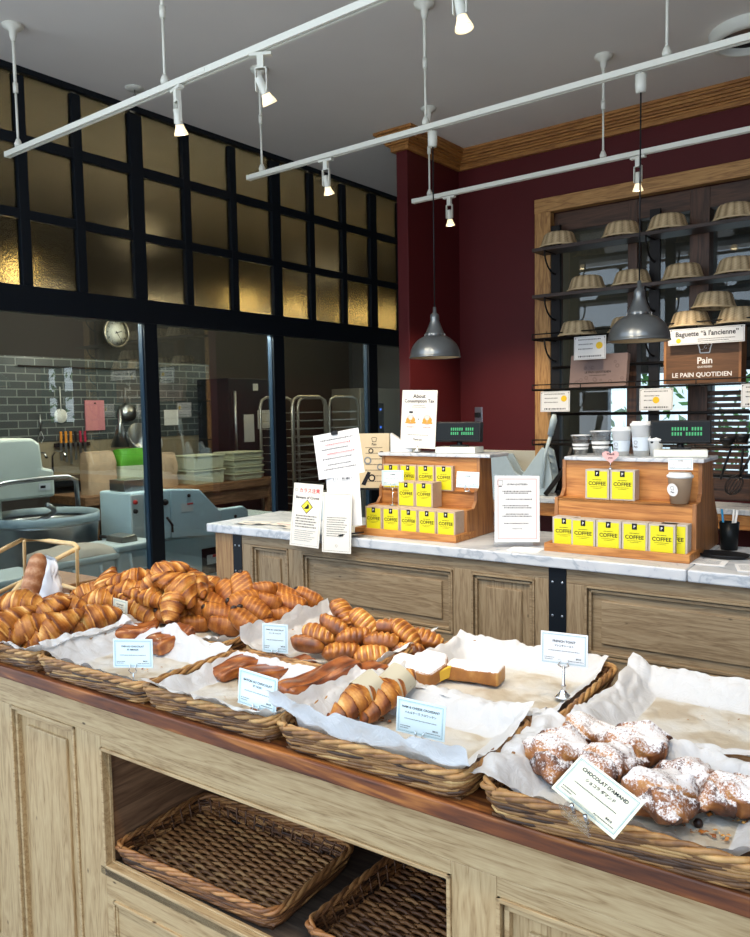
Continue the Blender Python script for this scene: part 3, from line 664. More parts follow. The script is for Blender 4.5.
def display(name, label, M, W, tiers, top, topz, prof_back, foot=False):
    """stepped stand: tiers=[(v_front, z)], facing -v"""
    r = thing(name, label, 'display stand', M, 'stepped wooden display stands')
    put('tray', MB().box(0, W, 0, 0.16, 0, 0.014).box(-0.003, W + 0.003, -0.012, 0.0, 0, 0.030).box(-0.003, 0.012, 0, 0.16, 0.0, 0.030).box(W - 0.012, W + 0.003, 0, 0.16, 0, 0.030), 'display_wood', r, bevel=0.002)
    st = MB()
    z0 = 0.0
    for i, (v, z) in enumerate(tiers):
        st.box(0.012, W - 0.012, v, v + 0.012, z0, z); nv = tiers[i + 1][0] if i + 1 < len(tiers) else prof_back
        if i + 1 < len(tiers): st.box(0.012, W - 0.012, v, nv + 0.012, z - 0.012, z)
        z0 = z - 0.012
    put('step', st, 'display_wood', r, bevel=0.002)
    poly = [(tiers[0][0] - 0.004, 0)]
    for i, (v, z) in enumerate(tiers):
        poly += [(v - 0.004, z + 0.002)]
        if i + 1 < len(tiers): poly += [(tiers[i + 1][0] - 0.03, z + 0.004), (tiers[i + 1][0] - 0.006, z + 0.03)]
    if foot: poly += [(prof_back, tiers[-1][1]), (prof_back + 0.03, 0.20), (prof_back + 0.11, 0.10), (prof_back + 0.13, 0.0)]
    else: poly += [(prof_back, tiers[-1][1]), (prof_back + 0.02, 0.1), (prof_back + 0.03, 0)]
    for x in (0.0, W - 0.012):
        put('side_panel', MB().prism(poly, x, x + 0.014, 'X'), 'display_wood_z', r, bevel=0.0015)
    put('marble_shelf', MB().box(top[0], top[1], tiers[-1][0] - 0.02, prof_back + 0.06, topz, topz + 0.014), 'marble', r, bevel=0.003)
    return r
display('display_stand', 'stepped wooden stand on the left, stacked with eleven yellow-fronted coffee boxes', CF(-1.945, 2.672, 1.08), 0.48,
        [(0.085, 0.115), (0.175, 0.18), (0.20, 0.322)], (-0.01, 0.535), 0.322, 0.30)
display('display_stand', 'stepped wooden stand on the right, holding eight coffee boxes and paper cups above', CF(-1.105, 2.690, 1.08), 0.50,
        [(0.085, 0.185), (0.165, 0.322)], (0.012, 0.51), 0.322, 0.32, True)

# coffee boxes
def make_coffee(w=0.084, h=0.105, d=0.075, side='kraft'):
    r = thing('coffee_box', '', 'coffee box', T(0, 0, 0), 'yellow-fronted coffee boxes')
    put('carton', MB().box(-w / 2, w / 2, 0, d, 0, h), side, r, bevel=0.001)
    lb = MB().box(-w / 2 + 0.007, w / 2 - 0.007, -0.0012, 0, 0.005, h - 0.006)
    lb.box(-0.0085, 0.0085, -0.0018, -0.001, h - 0.024, h - 0.003, 1)
    lb.text('P', 0.013, 0, h - 0.0145, -0.0022, 2)
    lb.text('COFFEE', 0.0188, 0, h * 0.53, -0.0016, 1, wide=0.98); lb.rows(-0.016, 0.016, h * 0.66, 0.0028, -0.0016, 1, 2); lb.rows(-0.024, 0.024, h * 0.42, 0.0018, -0.0016, 1, 3); lb.rows(-0.015, 0.015, h * 0.37, 0.0018, -0.0016, 1, 4)
    put('front_label', lb, ['carton_yellow', 'ink', 'ink_white'], r)
    return r
cbL = make_coffee(); cbR = make_coffee(0.088, 0.108, 0.055, 'kraft_grey')
first = {1: True, 2: True}
def coffee(src, k, u_, v_, z_, lab, rot=0.0):
    M_ = CF(u_, v_, z_, rot)
    if first[k]: src.matrix_basis = M_; src['label'] = lab; first[k] = False
    else: dup(src, M_, lab)
nth = ['first', 'second', 'third', 'fourth', 'fifth']
for i in range(5): coffee(cbL, 1, -1.8625 + i * 0.0865, 2.678, 1.0945, 'yellow coffee box, %s from the left along the lowest row of the left stand' % nth[i])
for i in range(2): coffee(cbL, 1, -1.755 + i * 0.0865, 2.765, 1.196, 'yellow coffee box, %s of the two on the middle step of the left stand' % ('left' if i == 0 else 'right'))
for i in range(4): coffee(cbL, 1, -1.905 + i * 0.0885, 2.856, 1.2605, 'yellow coffee box, %s from the left in the top row of the left stand' % nth[i]) if False else coffee(cbL, 1, -1.888 + i * 0.0885, 2.852, 1.2605, 'yellow coffee box, %s from the left in the top row of the left stand' % nth[i])
for i in range(4): coffee(cbR, 2, -0.968 + i * 0.0905, 2.696, 1.0945, 'greyish coffee box, %s from the left in the front row of the right stand' % nth[i])
coffee(cbR, 2, -1.045, 2.712, 1.0945, 'greyish coffee box half hidden at the left end of the right stand, set back')
coffee(cbR, 2, -0.662, 2.716, 1.0945, 'greyish coffee box half hidden at the right end of the right stand, set back')
for i in range(2): coffee(cbR, 2, -0.950 + i * 0.0915, 2.79, 1.2655, 'greyish coffee box, %s of the two on the upper step of the right stand' % ('left' if i == 0 else 'right'))

# ---------------------------------------------------------------- cards and signs
def tiltM(u_, v_, z_, yaw_, tilt, roll=0.0):
    return CF(u_, v_, z_, yaw_) @ Matrix.Rotation(-tilt, 4, 'X') @ Matrix.Rotation(roll, 4, 'Y')
def card_face(w, h, lines, border=True, mi=(0, 1, 2), seed=1, small=True):
    m = MB().box(-w / 2, w / 2, 0, 0.0016, -h / 2, h / 2)
    if border: m.frame(w, h, 0.004, 0.0010, mi=mi[1]); m.frame(w, h, 0.0062, 0.0004, mi=mi[1])
    for (t, s, z) in lines: m.text(t, s, 0, z, -0.0008, mi[2])
    if small:
        m.rows(-w * 0.33, w * 0.33, -h * 0.06, h * 0.022, mi=mi[2], seed=seed)
        m.rows(-w * 0.41, -w * 0.20, -h * 0.28, h * 0.022, mi=mi[2], seed=seed + 1); m.rows(-w * 0.41, -w * 0.24, -h * 0.34, h * 0.022, mi=mi[2], seed=seed + 2)
        m.rows(w * 0.12, w * 0.42, -h * 0.35, h * 0.022, mi=mi[2], seed=seed + 3)
        m.text('¥410', h * 0.075, w * 0.31, -h * 0.27, -0.0008, mi[2])
    return m
def price_card(label, u_, v_, z_, yaw_, tilt, roll, w, h, lines, paper='card_blue', holder='clip', zf=0.93, seed=1, grp='price cards in the bread baskets'):
    r = thing('price_card', label, 'price card', tiltM(u_, v_, z_, yaw_, tilt, roll), grp)
    put('card', card_face(w, h, lines, seed=seed), [paper, 'border_teal', 'ink'], r)
    drop = (z_ - h / 2) - zf
    hm = MB()
    if holder == 'clip':
        for sx in (-1, 1):
            hm.tube([(sx * 0.009, -0.003, -h / 2 + 0.010), (sx * 0.006, -0.004, -h / 2 + 0.002), (sx * 0.010, -0.004, -h / 2 - 0.006), (sx * 0.006, -0.002, -h / 2 - 0.012), (0, 0, -h / 2 - 0.014)], 0.0014, 8)
        hm.tube([(0, 0, -h / 2 - 0.012), (0, 0, -h / 2 - max(drop, 0.014))], 0.002, 8).lathe([(0.014, 0), (0.013, 0.003), (0.004, 0.006), (0.0, 0.007)], 20, (0, 0, -h / 2 - max(drop, 0.014)))
        put('wire_holder', hm, 'chrome', r)
    elif holder == 'stand':
        for sx in (-1, 1):
            hm.tube([(sx * 0.011, -0.003, -h / 2 + 0.014), (sx * 0.008, -0.004, -h / 2 + 0.008), (sx * 0.012, -0.004, -h / 2 + 0.001), (sx * 0.004, -0.002, -h / 2 - 0.004)], 0.0015, 8)
        hm.lathe([(0.020, 0), (0.021, 0.003), (0.016, 0.006), (0.009, 0.012), (0.004, 0.022), (0.007, 0.027), (0.003, 0.032), (0.003, drop)], 24, (0, 0, -h / 2 - drop))
        put('wire_holder', hm, 'chrome', r)
    elif holder == 'block':
        hm.box(-0.022, 0.022, -0.012, 0.006, -h / 2 - 0.014, -h / 2 + 0.006).box(-0.026, 0.026, -0.016, 0.014, -h / 2 - 0.018, -h / 2 - 0.013)
        put('clear_holder', hm, 'clear_plastic', r, bevel=0.001)
        put('holder_pin', MB().tube([(-0.012, -0.014, -h / 2 - 0.004), (-0.012, 0.01, -h / 2 - 0.004)], 0.003, 8).tube([(0.012, -0.014, -h / 2 - 0.004), (0.012, 0.01, -h / 2 - 0.004)], 0.003, 8), 'chrome', r)
    return r
price_card('light blue price card in front of the two short chocolate danishes', -1.544, 1.192, 1.025, 0.50, 0.03, 0.0, 0.099, 0.070, [('PAIN AU CHOCOLAT', 0.0058, 0.017), ('ET AMANDE', 0.0052, 0.009)], seed=11, holder='clip', zf=0.95)
price_card('light blue price card before the pair of long dark chocolate danishes', -1.126, 1.180, 1.016, 0.10, 0.0, 0.10, 0.10, 0.078, [('BATON AU CHOCOLAT', 0.0068, 0.018), ('ET NOIX', 0.0058, 0.009)], seed=21, zf=0.95)
price_card('light blue price card reading ham and cheese croissant in the middle front basket', -0.747, 1.216, 1.025, 0.15, 0.0, 0.06, 0.098, 0.068, [('HAM & CHEESE CROISSANT', 0.0062, 0.018), ('ハム＆チーズ クロワッサン', 0.0052, 0.008)], seed=31, zf=0.95)
price_card('pale price card on a tall chrome holder beside the sugared french toasts', -0.643, 1.669, 1.055, 0.14, 0.05, 0.0, 0.106, 0.074, [('FRENCH TOAST', 0.0072, 0.017), ('フレンチトースト', 0.0055, 0.007)], 'sheet_paper', 'stand', 0.945, 41)
price_card('large cream price card leaning back on the rim of the almond croissant basket', -0.369, 1.088, 1.036, 0.137, 0.90, 0.511, 0.113, 0.069, [("CHOCOLAT D'AMAND", 0.0078, 0.019), ('ショコラ ダマンド', 0.0064, 0.008)], 'card_cream', 'block', seed=51)
price_card('pale blue price card between the apple turnovers and the chocolate rolls', -1.340, 1.475, 1.022, 0.35, 0.0, 0.02, 0.070, 0.075, [('PAIN AU CHOCOLAT', 0.0050, 0.022), ('パン オ ショコラ', 0.0045, 0.013)], seed=61, zf=0.95)
price_card('small cream price card standing among the plain croissants', -1.969, 1.480, 1.018, 0.10, 0.0, 0.10, 0.060, 0.052, [('CROISSANT', 0.0055, 0.010), ('クロワッサン', 0.0042, 0.003)], 'card_cream', seed=71, zf=0.96)
price_card('white price card cut off at the right edge behind the empty paper', -0.190, 1.72, 1.085, 0.30, 0.1, 0.0, 0.095, 0.072, [('TARTE', 0.007, 0.015)], 'sheet_paper', 'stand', 0.945, 81)
price_card('pale blue card on a thin stem at the left of the coffee boxes', -1.815, 2.755, 1.316, 0.45, 0.1, 0, 0.093, 0.065, [('COFFEE', 0.0065, 0.014)], 'card_blue', 'clip', 1.20, 91, 'price cards on the coffee stands')
price_card('pale blue card clipped at the right end of the coffee boxes', -1.475, 2.785, 1.318, 0.25, 0.1, 0.03, 0.092, 0.064, [('COFFEE', 0.0065, 0.014)], 'card_blue', 'clip', 1.27, 95, 'price cards on the coffee stands')

# white notice in a clear sheet holder on the marble
s = thing('notice_stand', 'white upright notice with a thin red border between the two coffee stands', 'sign', tiltM(-1.232, 2.72, 1.222, 0.62, 0.10, 0.02))
m = MB().box(-0.085, 0.085, 0, 0.002, -0.125, 0.125); m.frame(0.17, 0.25, 0.012, 0.0012, mi=1)
for k, z in enumerate((0.066, 0.059, 0.036, 0.012, 0.004, -0.02, -0.028, -0.055)): m.rows(-0.055 + (k % 3) * 0.006, 0.055 - (k % 2) * 0.012, z, 0.0042, mi=2, seed=k + 5)
m.text('LE PAIN QUOTIDIEN', 0.0085, 0.0, 0.092, -0.0008, 2); m.rows(-0.018, 0.018, -0.075, 0.0035, mi=2, seed=44)
m.frame(0.02, 0.018, 0.0, 0.001, mi=2, M=T(-0.064, 0, 0.098)); m.box(-0.070, -0.058, -0.0008, 0, 0.083, 0.086, 2)
put('printed_sheet', m, ['sheet_paper', 'ink_red', 'ink'], s)
put('clear_holder', MB().box(-0.088, 0.088, 0.003, 0.006, -0.138, 0.128).box(-0.088, 0.088, -0.006, 0.05, -0.142, -0.138), 'clear_plastic', s)
solo('flyer', MB().box(-0.06, 0.06, 0, 0.09, 0, 0.0008).rows(-0.05, 0.05, 0, 0.001, 0, 0), 'sheet_paper', 'white sheet lying flat in front of the red-bordered notice', 'paper', CF(-1.17, 2.62, 1.0805, 0.1), 'sheets of paper lying on the marble')

def logo(m, x, z, s, mi, y=-0.0012, M=None):
    """outlined slice of bread over a line of script"""
    pts = [(-0.5, 0.1), (-0.62, 0.45), (-0.3, 0.62), (0.3, 0.62), (0.62, 0.45), (0.5, 0.1), (0.42, -0.35), (-0.42, -0.35)]
    for i in range(len(pts)):
        a, b = Vector((pts[i][0] * s + x, y, pts[i][1] * s + z)), Vector((pts[(i + 1) % 8][0] * s + x, y, pts[(i + 1) % 8][1] * s + z))
        d = (b - a).normalized(); n = Vector((d.z, 0, -d.x)) * s * 0.05
        v = [a - n, b - n, b + n, a + n]
        if M is not None: v = [M @ q for q in v]
        m.add(v, [(0, 1, 2, 3)], mi)
    return m

# crow warning hanging over the marble edge
def hang(label, u_, v_, z_, yaw_, tilt, roll, w, h, fill, mats, cat='sign', grp=None, curl=0.0):
    m = MB().box(-w / 2, w / 2, 0, 0.0012, -h / 2, h / 2); fill(m)
    return solo('notice', m, mats, label, cat, tiltM(u_, v_, z_, yaw_, tilt, roll), grp)
def crow(m):
    m.frame(0.148, 0.268, 0.007, 0.0008, mi=4)
    m.text('カラス注意', 0.021, 0.008, 0.103, -0.0008, 1); logo(m, -0.058, 0.103, 0.010, 2)
    m.text('Beware of Crows', 0.0165, 0.0, 0.074, -0.0008, 2)
    for r_, mi, y in ((0.030, 2, -0.0008), (0.026, 3, -0.0012)): m.add([(-r_, y, 0.036), (0, y, 0.036 - r_), (r_, y, 0.036), (0, y, 0.036 + r_)], [(0, 1, 2, 3)], mi)
    m.add([(-0.014, -0.0016, 0.026), (0.002, -0.0016, 0.026), (0.012, -0.0016, 0.030), (0.010, -0.0016, 0.044), (0.004, -0.0016, 0.050), (0.0, -0.0016, 0.040), (-0.010, -0.0016, 0.032)], [(0, 1, 2, 3, 4, 5, 6)], 2)
    for k in range(5): m.rows(-0.052, 0.052 - (k % 2) * 0.01, -0.004 - k * 0.0115, 0.0055, mi=2, seed=k)
    for k in range(6): m.rows(-0.052, 0.052 - (k % 3) * 0.012, -0.066 - k * 0.0085, 0.0032, mi=4, seed=k + 9)
hang('cream crow warning with a yellow diamond, hanging over the marble edge', -2.125, 2.555, 1.162, 0.106, 0.12, 0.042, 0.148, 0.268, crow, ['sheet_cream', 'ink_red', 'ink', 'sign_yellow', 'ink_grey'])
def s2_(m):
    m.frame(0.15, 0.25, 0.007, 0.0008, mi=1)
    for k in range(9): m.rows(-0.052, 0.052 - (k % 3) * 0.008, 0.02 - k * 0.0095, 0.0036, mi=1, seed=k + 19)
    logo(m, 0, -0.098, 0.009, 1)
hang('cream printed notice hanging over the marble edge, tucked behind a blank white sheet', -1.968, 2.562, 1.140, 0.0, 0.10, -0.026, 0.15, 0.25, s2_, ['sheet_cream', 'ink'])
# menu board with two clipped white sheets in front
def menu(m):
    for k, (x, z, r_, mi) in enumerate(((-0.02, 0.035, 0.022, 1), (0.045, 0.045, 0.012, 1), (0.095, 0.03, 0.014, 1), (0.03, 0.0, 0.018, 2), (0.09, -0.03, 0.016, 2), (0.05, -0.08, 0.017, 1), (-0.03, -0.05, 0.020, 2))):
        m.disc(x, z, r_, -0.0008, mi); m.disc(x, z, r_ * 0.6, -0.0012, 0)
    logo(m, 0.06, 0.095, 0.02, 1); m.text('Pain', 0.014, 0.06, 0.075, -0.0010, 1)
    m.add([(0.0, -0.0012, -0.11), (0.03, -0.0012, -0.05), (0.045, -0.0012, -0.055), (0.02, -0.0012, -0.115)], [(0, 1, 2, 3)], 1)
    for k in range(7): m.rows(0.02, 0.10, 0.06 - k * 0.026, 0.004, mi=1, seed=k + 70)
r = thing('menu_board', 'kraft brown menu board with small drawings, standing behind the clipped sheets', 'menu', tiltM(-2.115, 2.95, 1.370, 0.38, 0.10, 0.0))
m = MB().box(-0.132, 0.132, 0, 0.004, -0.126, 0.126); menu(m); put('board', m, ['menu_kraft', 'ink', 'ink_grey'], r, bevel=0)
put('easel_leg', MB().tube([(-0.09, 0.006, 0.0), (-0.09, 0.03, -0.284)], 0.004).tube([(0.09, 0.006, 0.0), (0.09, 0.03, -0.284)], 0.004).box(-0.12, 0.12, -0.012, 0.01, -0.136, -0.127), 'black_plastic', r)
r = thing('clipped_notice', 'tilted white notice with red and black print, clipped to the menu board', 'sign', tiltM(-1.990, 2.612, 1.422, 0.30, 0.12, -0.17))
m = MB().box(-0.102, 0.102, 0, 0.001, -0.094, 0.094)
for k, (z, mi) in enumerate(((0.065, 1), (0.045, 2), (0.026, 1), (0.006, 2), (-0.014, 1), (-0.040, 1), (-0.058, 1))): m.rows(-0.072 + (k % 2) * 0.02, 0.072 - (k % 3) * 0.012, z, 0.0062, mi=mi, seed=k + 33)
m.box(-0.07, 0.06, -0.0008, 0, 0.0385, 0.0395, 2).box(-0.06, 0.07, -0.0008, 0, -0.0005, 0.0005, 2)
put('printed_sheet', m, ['sheet_paper', 'ink', 'ink_red'], r)
put('holder_pole', MB().tube([(-0.004, 0.010, 0.09), (0.0, 0.006, -0.20), (0.005, 0.0, -0.335)], 0.004, 8).box(-0.04, 0.05, -0.03, 0.04, -0.341, -0.335), 'black_plastic', r)
put('binder_clip', MB().box(-0.018, 0.010, -0.008, 0.01, 0.082, 0.098).tube([(-0.014, -0.008, 0.096), (-0.010, -0.014, 0.110), (0.002, -0.014, 0.110), (0.006, -0.008, 0.096)], 0.0015, 6), 'black_plastic', r)
def blank(m):
    m.text('ミニトン 関係者様へ', 0.011, 0, 0.088, -0.0008, 1); m.box(-0.05, 0.05, -0.0008, 0, 0.080, 0.081, 1)
hang('plain white sheet with one underlined heading, hanging below the tilted notice', -1.952, 2.592, 1.232, 0.05, 0.08, -0.10, 0.166, 0.215, blank, ['sheet_paper', 'ink'])

# poster on the left stand
r = thing('poster', 'upright cream poster with two orange food drawings on the left coffee stand', 'poster', tiltM(-1.772, 2.90, 1.560, -0.0, 0.06, 0.03))
m = MB().box(-0.088, 0.088, 0, 0.003, -0.125, 0.125); m.frame(0.176, 0.25, 0.008, 0.0008, mi=2)
m.text('About', 0.024, 0, 0.099, -0.0008, 1); m.text('Consumption Tax', 0.0205, 0, 0.078, -0.0008, 1)
m.rows(-0.03, 0.03, 0.060, 0.003, mi=1, seed=1); m.rows(-0.035, 0.035, 0.052, 0.003, mi=1, seed=2)
for sx in (-0.040, 0.044):
    m.disc(sx, -0.002, 0.022, -0.0010, 3); m.disc(sx - 0.012, -0.006, 0.011, -0.0014, 4); m.disc(sx + 0.012, -0.004, 0.012, -0.0014, 4); m.disc(sx, 0.006, 0.010, -0.0018, 5); m.box(sx - 0.026, sx + 0.026, -0.0016, 0, -0.019, -0.012, 4)
m.box(-0.048, -0.030, -0.002, 0, 0.026, 0.034, 1); m.rows(-0.058, -0.022, -0.034, 0.005, mi=6, seed=3); m.rows(0.026, 0.062, -0.034, 0.005, mi=6, seed=4); m.disc(0, 0.0, 0.003, -0.001, 1)
m.rows(-0.052, 0.052, -0.068, 0.0028, mi=1, seed=5); m.text('Thank you', 0.011, 0, -0.088, -0.0008, 1)
put('printed_sheet', m, ['sheet_cream', 'ink', 'ink_grey', 'heart_pink', 'orange_handle', 'tape_cream', 'ink_red'], r)
put('foot_clip', MB().lathe([(0.016, 0), (0.014, 0.006), (0.006, 0.012), (0.004, 0.026)], 20, (0.0, 0.0, -0.140)), 'chrome', r)

def customer_display(label, M_):
    r = thing('customer_display', label, 'price display', M_, 'black customer price displays')
    put('base', MB().box(-0.09, 0.09, -0.05, 0.05, 0, 0.026), 'plate_ivory', r, bevel=0.003)
    put('neck', MB().tube([(0, 0, 0.024), (0, 0.005, 0.05)], 0.012).box(-0.035, 0.035, -0.02, 0.02, 0.026, 0.034), 'black_plastic', r)
    h_ = put('screen_housing', MB().box(-0.102, 0.102, -0.018, 0.018, -0.042, 0.042), 'black_plastic', r, T(0, 0.0, 0.088) @ Matrix.Rotation(-0.12, 4, 'X'), bevel=0.005)
    g = MB().box(-0.095, 0.095, -0.0195, -0.018, -0.034, 0.034)
    rn = random.Random(4)
    for row in (0.010, -0.008):
        for k in range(11):
            x = -0.030 + k * 0.0095
            if rn.random() < 0.85: g.box(x, x + 0.0055, -0.0205, -0.0195, row - 0.006, row + 0.006, 1)
    put('screen', g, ['dark_glass', 'green_led'], h_)
    return r
customer_display('black price display with green digits on the left coffee stand', CF(-1.590, 2.93, 1.4165, 0.1))
customer_display('black price display with green digits on the right coffee stand, beside the cups', CF(-0.700, 2.95, 1.4165, 0.25))

# things on the right stand
def cup(label, u_, v_, r0, r1, h, mats, lid=None, grp=None, z=1.4165, rot=0.0):
    r = thing('paper_cup', label, 'cup', CF(u_, v_, z, rot), grp)
    clear = mats[0] == 'clear_plastic'
    put('cup_wall', MB().lathe([(r0 * 0.9, 0.002), (r0, 0.0), (r1, h), (r1 + 0.003, h + 0.002), (r1 + 0.002, h + 0.005), (r1 - 0.001, h), (r0 - 0.001, 0.004), (0, 0.004)], 32), mats[0], r)
    if clear: put('rim', MB().tube([(r1 * math.cos(a * PI / 16), r1 * math.sin(a * PI / 16), h + 0.003) for a in range(32)], 0.002, 6, closed=True), 'cup_white', r)
    if len(mats) > 1:
        lb = MB(); ra = lambda z_: r0 + (r1 - r0) * z_ / h + 0.0006
        z0, z1 = (h * 0.18, h * 0.62) if not clear else (h * 0.28, h * 0.46)
        if clear:
            for a, b in ((0.30, 0.40), (0.48, 0.60)):
                lb.lathe([(ra(h * a), h * a), (ra(h * b), h * b)], 32, cap=False)
        else: lb.lathe([(ra(z0), z0), (ra(z1), z1)], 32, cap=False)
        q = put('sleeve', lb, mats[1], r)
    if lid: put('lid', MB().lathe([(r1 + 0.003, h - 0.002), (r1 + 0.004, h + 0.006), (r1 - 0.002, h + 0.010), (r1 - 0.004, h + 0.016), (0, h + 0.016)], 32), lid, r)
    return r
cup('clear plastic cup at the left end of the row on the right stand', -1.070, 2.95, 0.024, 0.036, 0.072, ['clear_plastic', 'cup_white'], None, 'cups on the right coffee stand')
cup('taller clear plastic cup, second from the left on the right stand', -0.992, 2.95, 0.026, 0.038, 0.088, ['clear_plastic', 'cup_white'], None, 'cups on the right coffee stand')
c1 = cup('white paper cup with a pale blue band beside the clear cups', -0.912, 2.95, 0.026, 0.035, 0.092, ['cup_white', 'cup_label'], 'cup_white', 'cups on the right coffee stand')
c2 = cup('tallest white paper cup with a lid, in the middle of the row', -0.838, 2.95, 0.027, 0.038, 0.112, ['cup_white', 'cup_label'], 'cup_white', 'cups on the right coffee stand')
cup('smallest white paper cup, next to the right price display', -0.780, 2.93, 0.019, 0.025, 0.058, ['cup_white'], 'cup_white', 'cups on the right coffee stand')
for c_, hh, rr in ((c1, 0.092, 0.0305), (c2, 0.112, 0.033)):
    m = MB(); mm = RZ(-0.35) @ T(0, -rr - 0.002, hh * 0.4)
    logo(m, 0, 0.004, 0.012, 0, 0, mm); m.text('Pain', 0.010, 0, -0.010, 0, 0, M=mm)
    put('printed_logo', m, 'ink', c_)
cu = cup('kraft paper cup with white lid and round label on the right stand', -0.662, 2.79, 0.030, 0.040, 0.090, ['cup_kraft'], 'cup_white', 'kraft cup', 1.2665)
m = MB().disc(0, 0, 0.022, 0, 0, 28); mm = RZ(-0.45) @ T(0, -0.0375, 0.048) @ Matrix.Rotation(0.1, 4, 'X')
m = MB().disc(0, 0, 0.022, 0, 0, 28, mm); logo(m, 0, 0.004, 0.012, 1, -0.0004, mm); m.text('Pain', 0.009, 0, -0.008, -0.0004, 1, M=mm)
put('round_label', m, ['sheet_paper', 'ink'], cu)
price_card('white card leaning on the lid of the kraft paper cup', -0.655, 2.765, 1.403, 0.30, 0.3, 0.0, 0.078, 0.042, [('COFFEE', 0.005, 0.010)], 'sheet_paper', 'none', 1.37, 97, 'price cards on the coffee stands')
hr = thing('heart_tag', 'small pink heart tag on a silver stem above the right coffee boxes', 'tag', CF(-0.905, 2.80, 1.374, 0.3))
hp = [(0.0, -0.022)] + [(0.030 * x, 0.030 * z) for x, z in ((0.55, -0.25), (0.95, 0.15), (0.95, 0.5), (0.6, 0.72), (0.25, 0.66), (0, 0.42), (-0.25, 0.66), (-0.6, 0.72), (-0.95, 0.5), (-0.95, 0.15), (-0.55, -0.25))]
m = MB().prism([(a, b + 0.045) for a, b in hp], 0, 0.0015, 'Y'); m.text('Thank', 0.011, 0, 0.056, -0.0008, 1); m.text('you', 0.010, 0, 0.043, -0.0008, 1)
put('heart', m, ['heart_pink', 'ink'], hr); put('stem', MB().tube([(0, 0.002, 0.002), (0, 0.002, 0.04)], 0.0018, 8).lathe([(0.010, 0), (0.006, 0.006), (0, 0.010)], 16), 'chrome', hr)

# small things on the marble
pen = thing('pen_cup', 'dark pen cup with pens behind the right coffee stand', 'pen holder', CF(-0.545, 3.02, 1.0805))
put('cup_wall', MB().lathe([(0, 0.003), (0.028, 0.0), (0.034, 0.10), (0.031, 0.10), (0.026, 0.006), (0, 0.006)], 24), 'dark_glass', pen)
for k, (x, y, tx, c_) in enumerate(((-0.012, 0.0, -0.10, 'blue_pen'), (0.006, 0.008, 0.05, 'cup_white'), (0.010, -0.008, 0.12, 'cup_white'))):
    if c_ not in MATS: plain(c_, (0.02, 0.25, 0.5), 0.3)
    put('pen', MB().tube([(x, y, 0.008), (x + tx * 0.14, y, 0.145)], 0.004, 8), c_, pen)
solo('coin_tray', MB().lathe([(0, 0.004), (0.070, 0.003), (0.085, 0.013), (0.089, 0.013), (0.074, 0.0), (0, 0.0)], 40), 'black_plastic', 'oval dark coin tray on the marble right of the coffee stand', 'tray', CF(-0.535, 2.86, 1.0805) @ Matrix.Diagonal((1, 0.62, 1, 1)))
for k, (x, v_, rot, w_, h_, lab) in enumerate(((-0.565, 2.735, 0.05, 0.13, 0.10, 'white printed card lying flat on the marble beside the coin tray'), (-0.415, 2.70, 0.25, 0.10, 0.12, 'glossy leaflet lying flat on the marble at the right edge'), (-0.38, 2.90, -0.2, 0.14, 0.12, 'reddish leaflet lying flat on the marble behind the glossy one'))):
    m = MB().box(-w_ / 2, w_ / 2, -h_ / 2, h_ / 2, 0, 0.0015)
    for q in range(5): m.add([(-w_ * .4, -h_ * .3 + q * h_ * .14, 0.002), (w_ * .35, -h_ * .3 + q * h_ * .14, 0.002), (w_ * .35, -h_ * .3 + q * h_ * .14 + 0.004, 0.002), (-w_ * .4, -h_ * .3 + q * h_ * .14 + 0.004, 0.002)], [(0, 1, 2, 3)], 1)
    solo('leaflet', m, ['sheet_paper' if k < 2 else 'kraft', 'ink_grey'], lab, 'leaflet', CF(x, v_, 1.0805, rot), 'leaflets at the right of the marble')
for k, (x, v_, rot, lab) in enumerate(((-2.56, 2.69, 0.3, 'curling white receipt lying at the left end of the marble'), (-2.40, 2.73, -0.1, 'printed sheet with red marks lying left on the marble'), (-2.27, 2.69, 0.15, 'printed sheet lying on the marble just left of the crow warning'))):
    m = MB().grid(lambda a, b: ((a - .5) * 0.15, (b - .5) * 0.11, 0.001 + 0.006 * max(0, 1 - b * 3) * (0.5 + 0.5 * math.sin(a * 9 + k))), 14, 10)
    m.add([(-0.05, -0.01, 0.0018), (0.04, -0.01, 0.0018), (0.04, 0.004, 0.0018), (-0.05, 0.004, 0.0018)], [(0, 1, 2, 3)], 1 if k else 2)
    solo('sheet_of_paper', m, ['sheet_cream', 'heart_pink', 'ink_grey'], lab, 'paper', CF(x, v_, 1.081, rot), 'loose papers at the left end of the marble')
# receipt printer and cutter behind the notices
pr = thing('receipt_printer', 'grey receipt printer standing behind the crow warning', 'printer', CF(-2.40, 2.97, 1.0805, 0.3))
put('housing', MB().prism([(-0.07, 0), (0.07, 0), (0.07, 0.10), (0.03, 0.135), (-0.07, 0.10)], -0.08, 0.08, 'X'), 'bin_grey', pr, bevel=0.008)
put('cover', MB().box(-0.07, 0.07, -0.05, 0.05, 0.115, 0.135), 'black_plastic', pr, T(0, 0, 0) , bevel=0.004)
bgp = thing('paper_bag', 'white crumpled paper bag beside the poster on the left stand', 'bag', CF(-1.875, 2.93, 1.4165, 0.5))
put('bag_body', MB().prism([(-0.05, 0), (0.045, 0), (0.05, 0.035), (0.0, 0.05), (-0.05, 0.085)], -0.045, 0.045, 'Y'), 'sheet_paper', bgp, bevel=0.004)
put('bag_flap', MB().box(0.0, 0.08, -0.04, 0.04, 0.0, 0.02), 'card_cream', bgp, bevel=0.002)
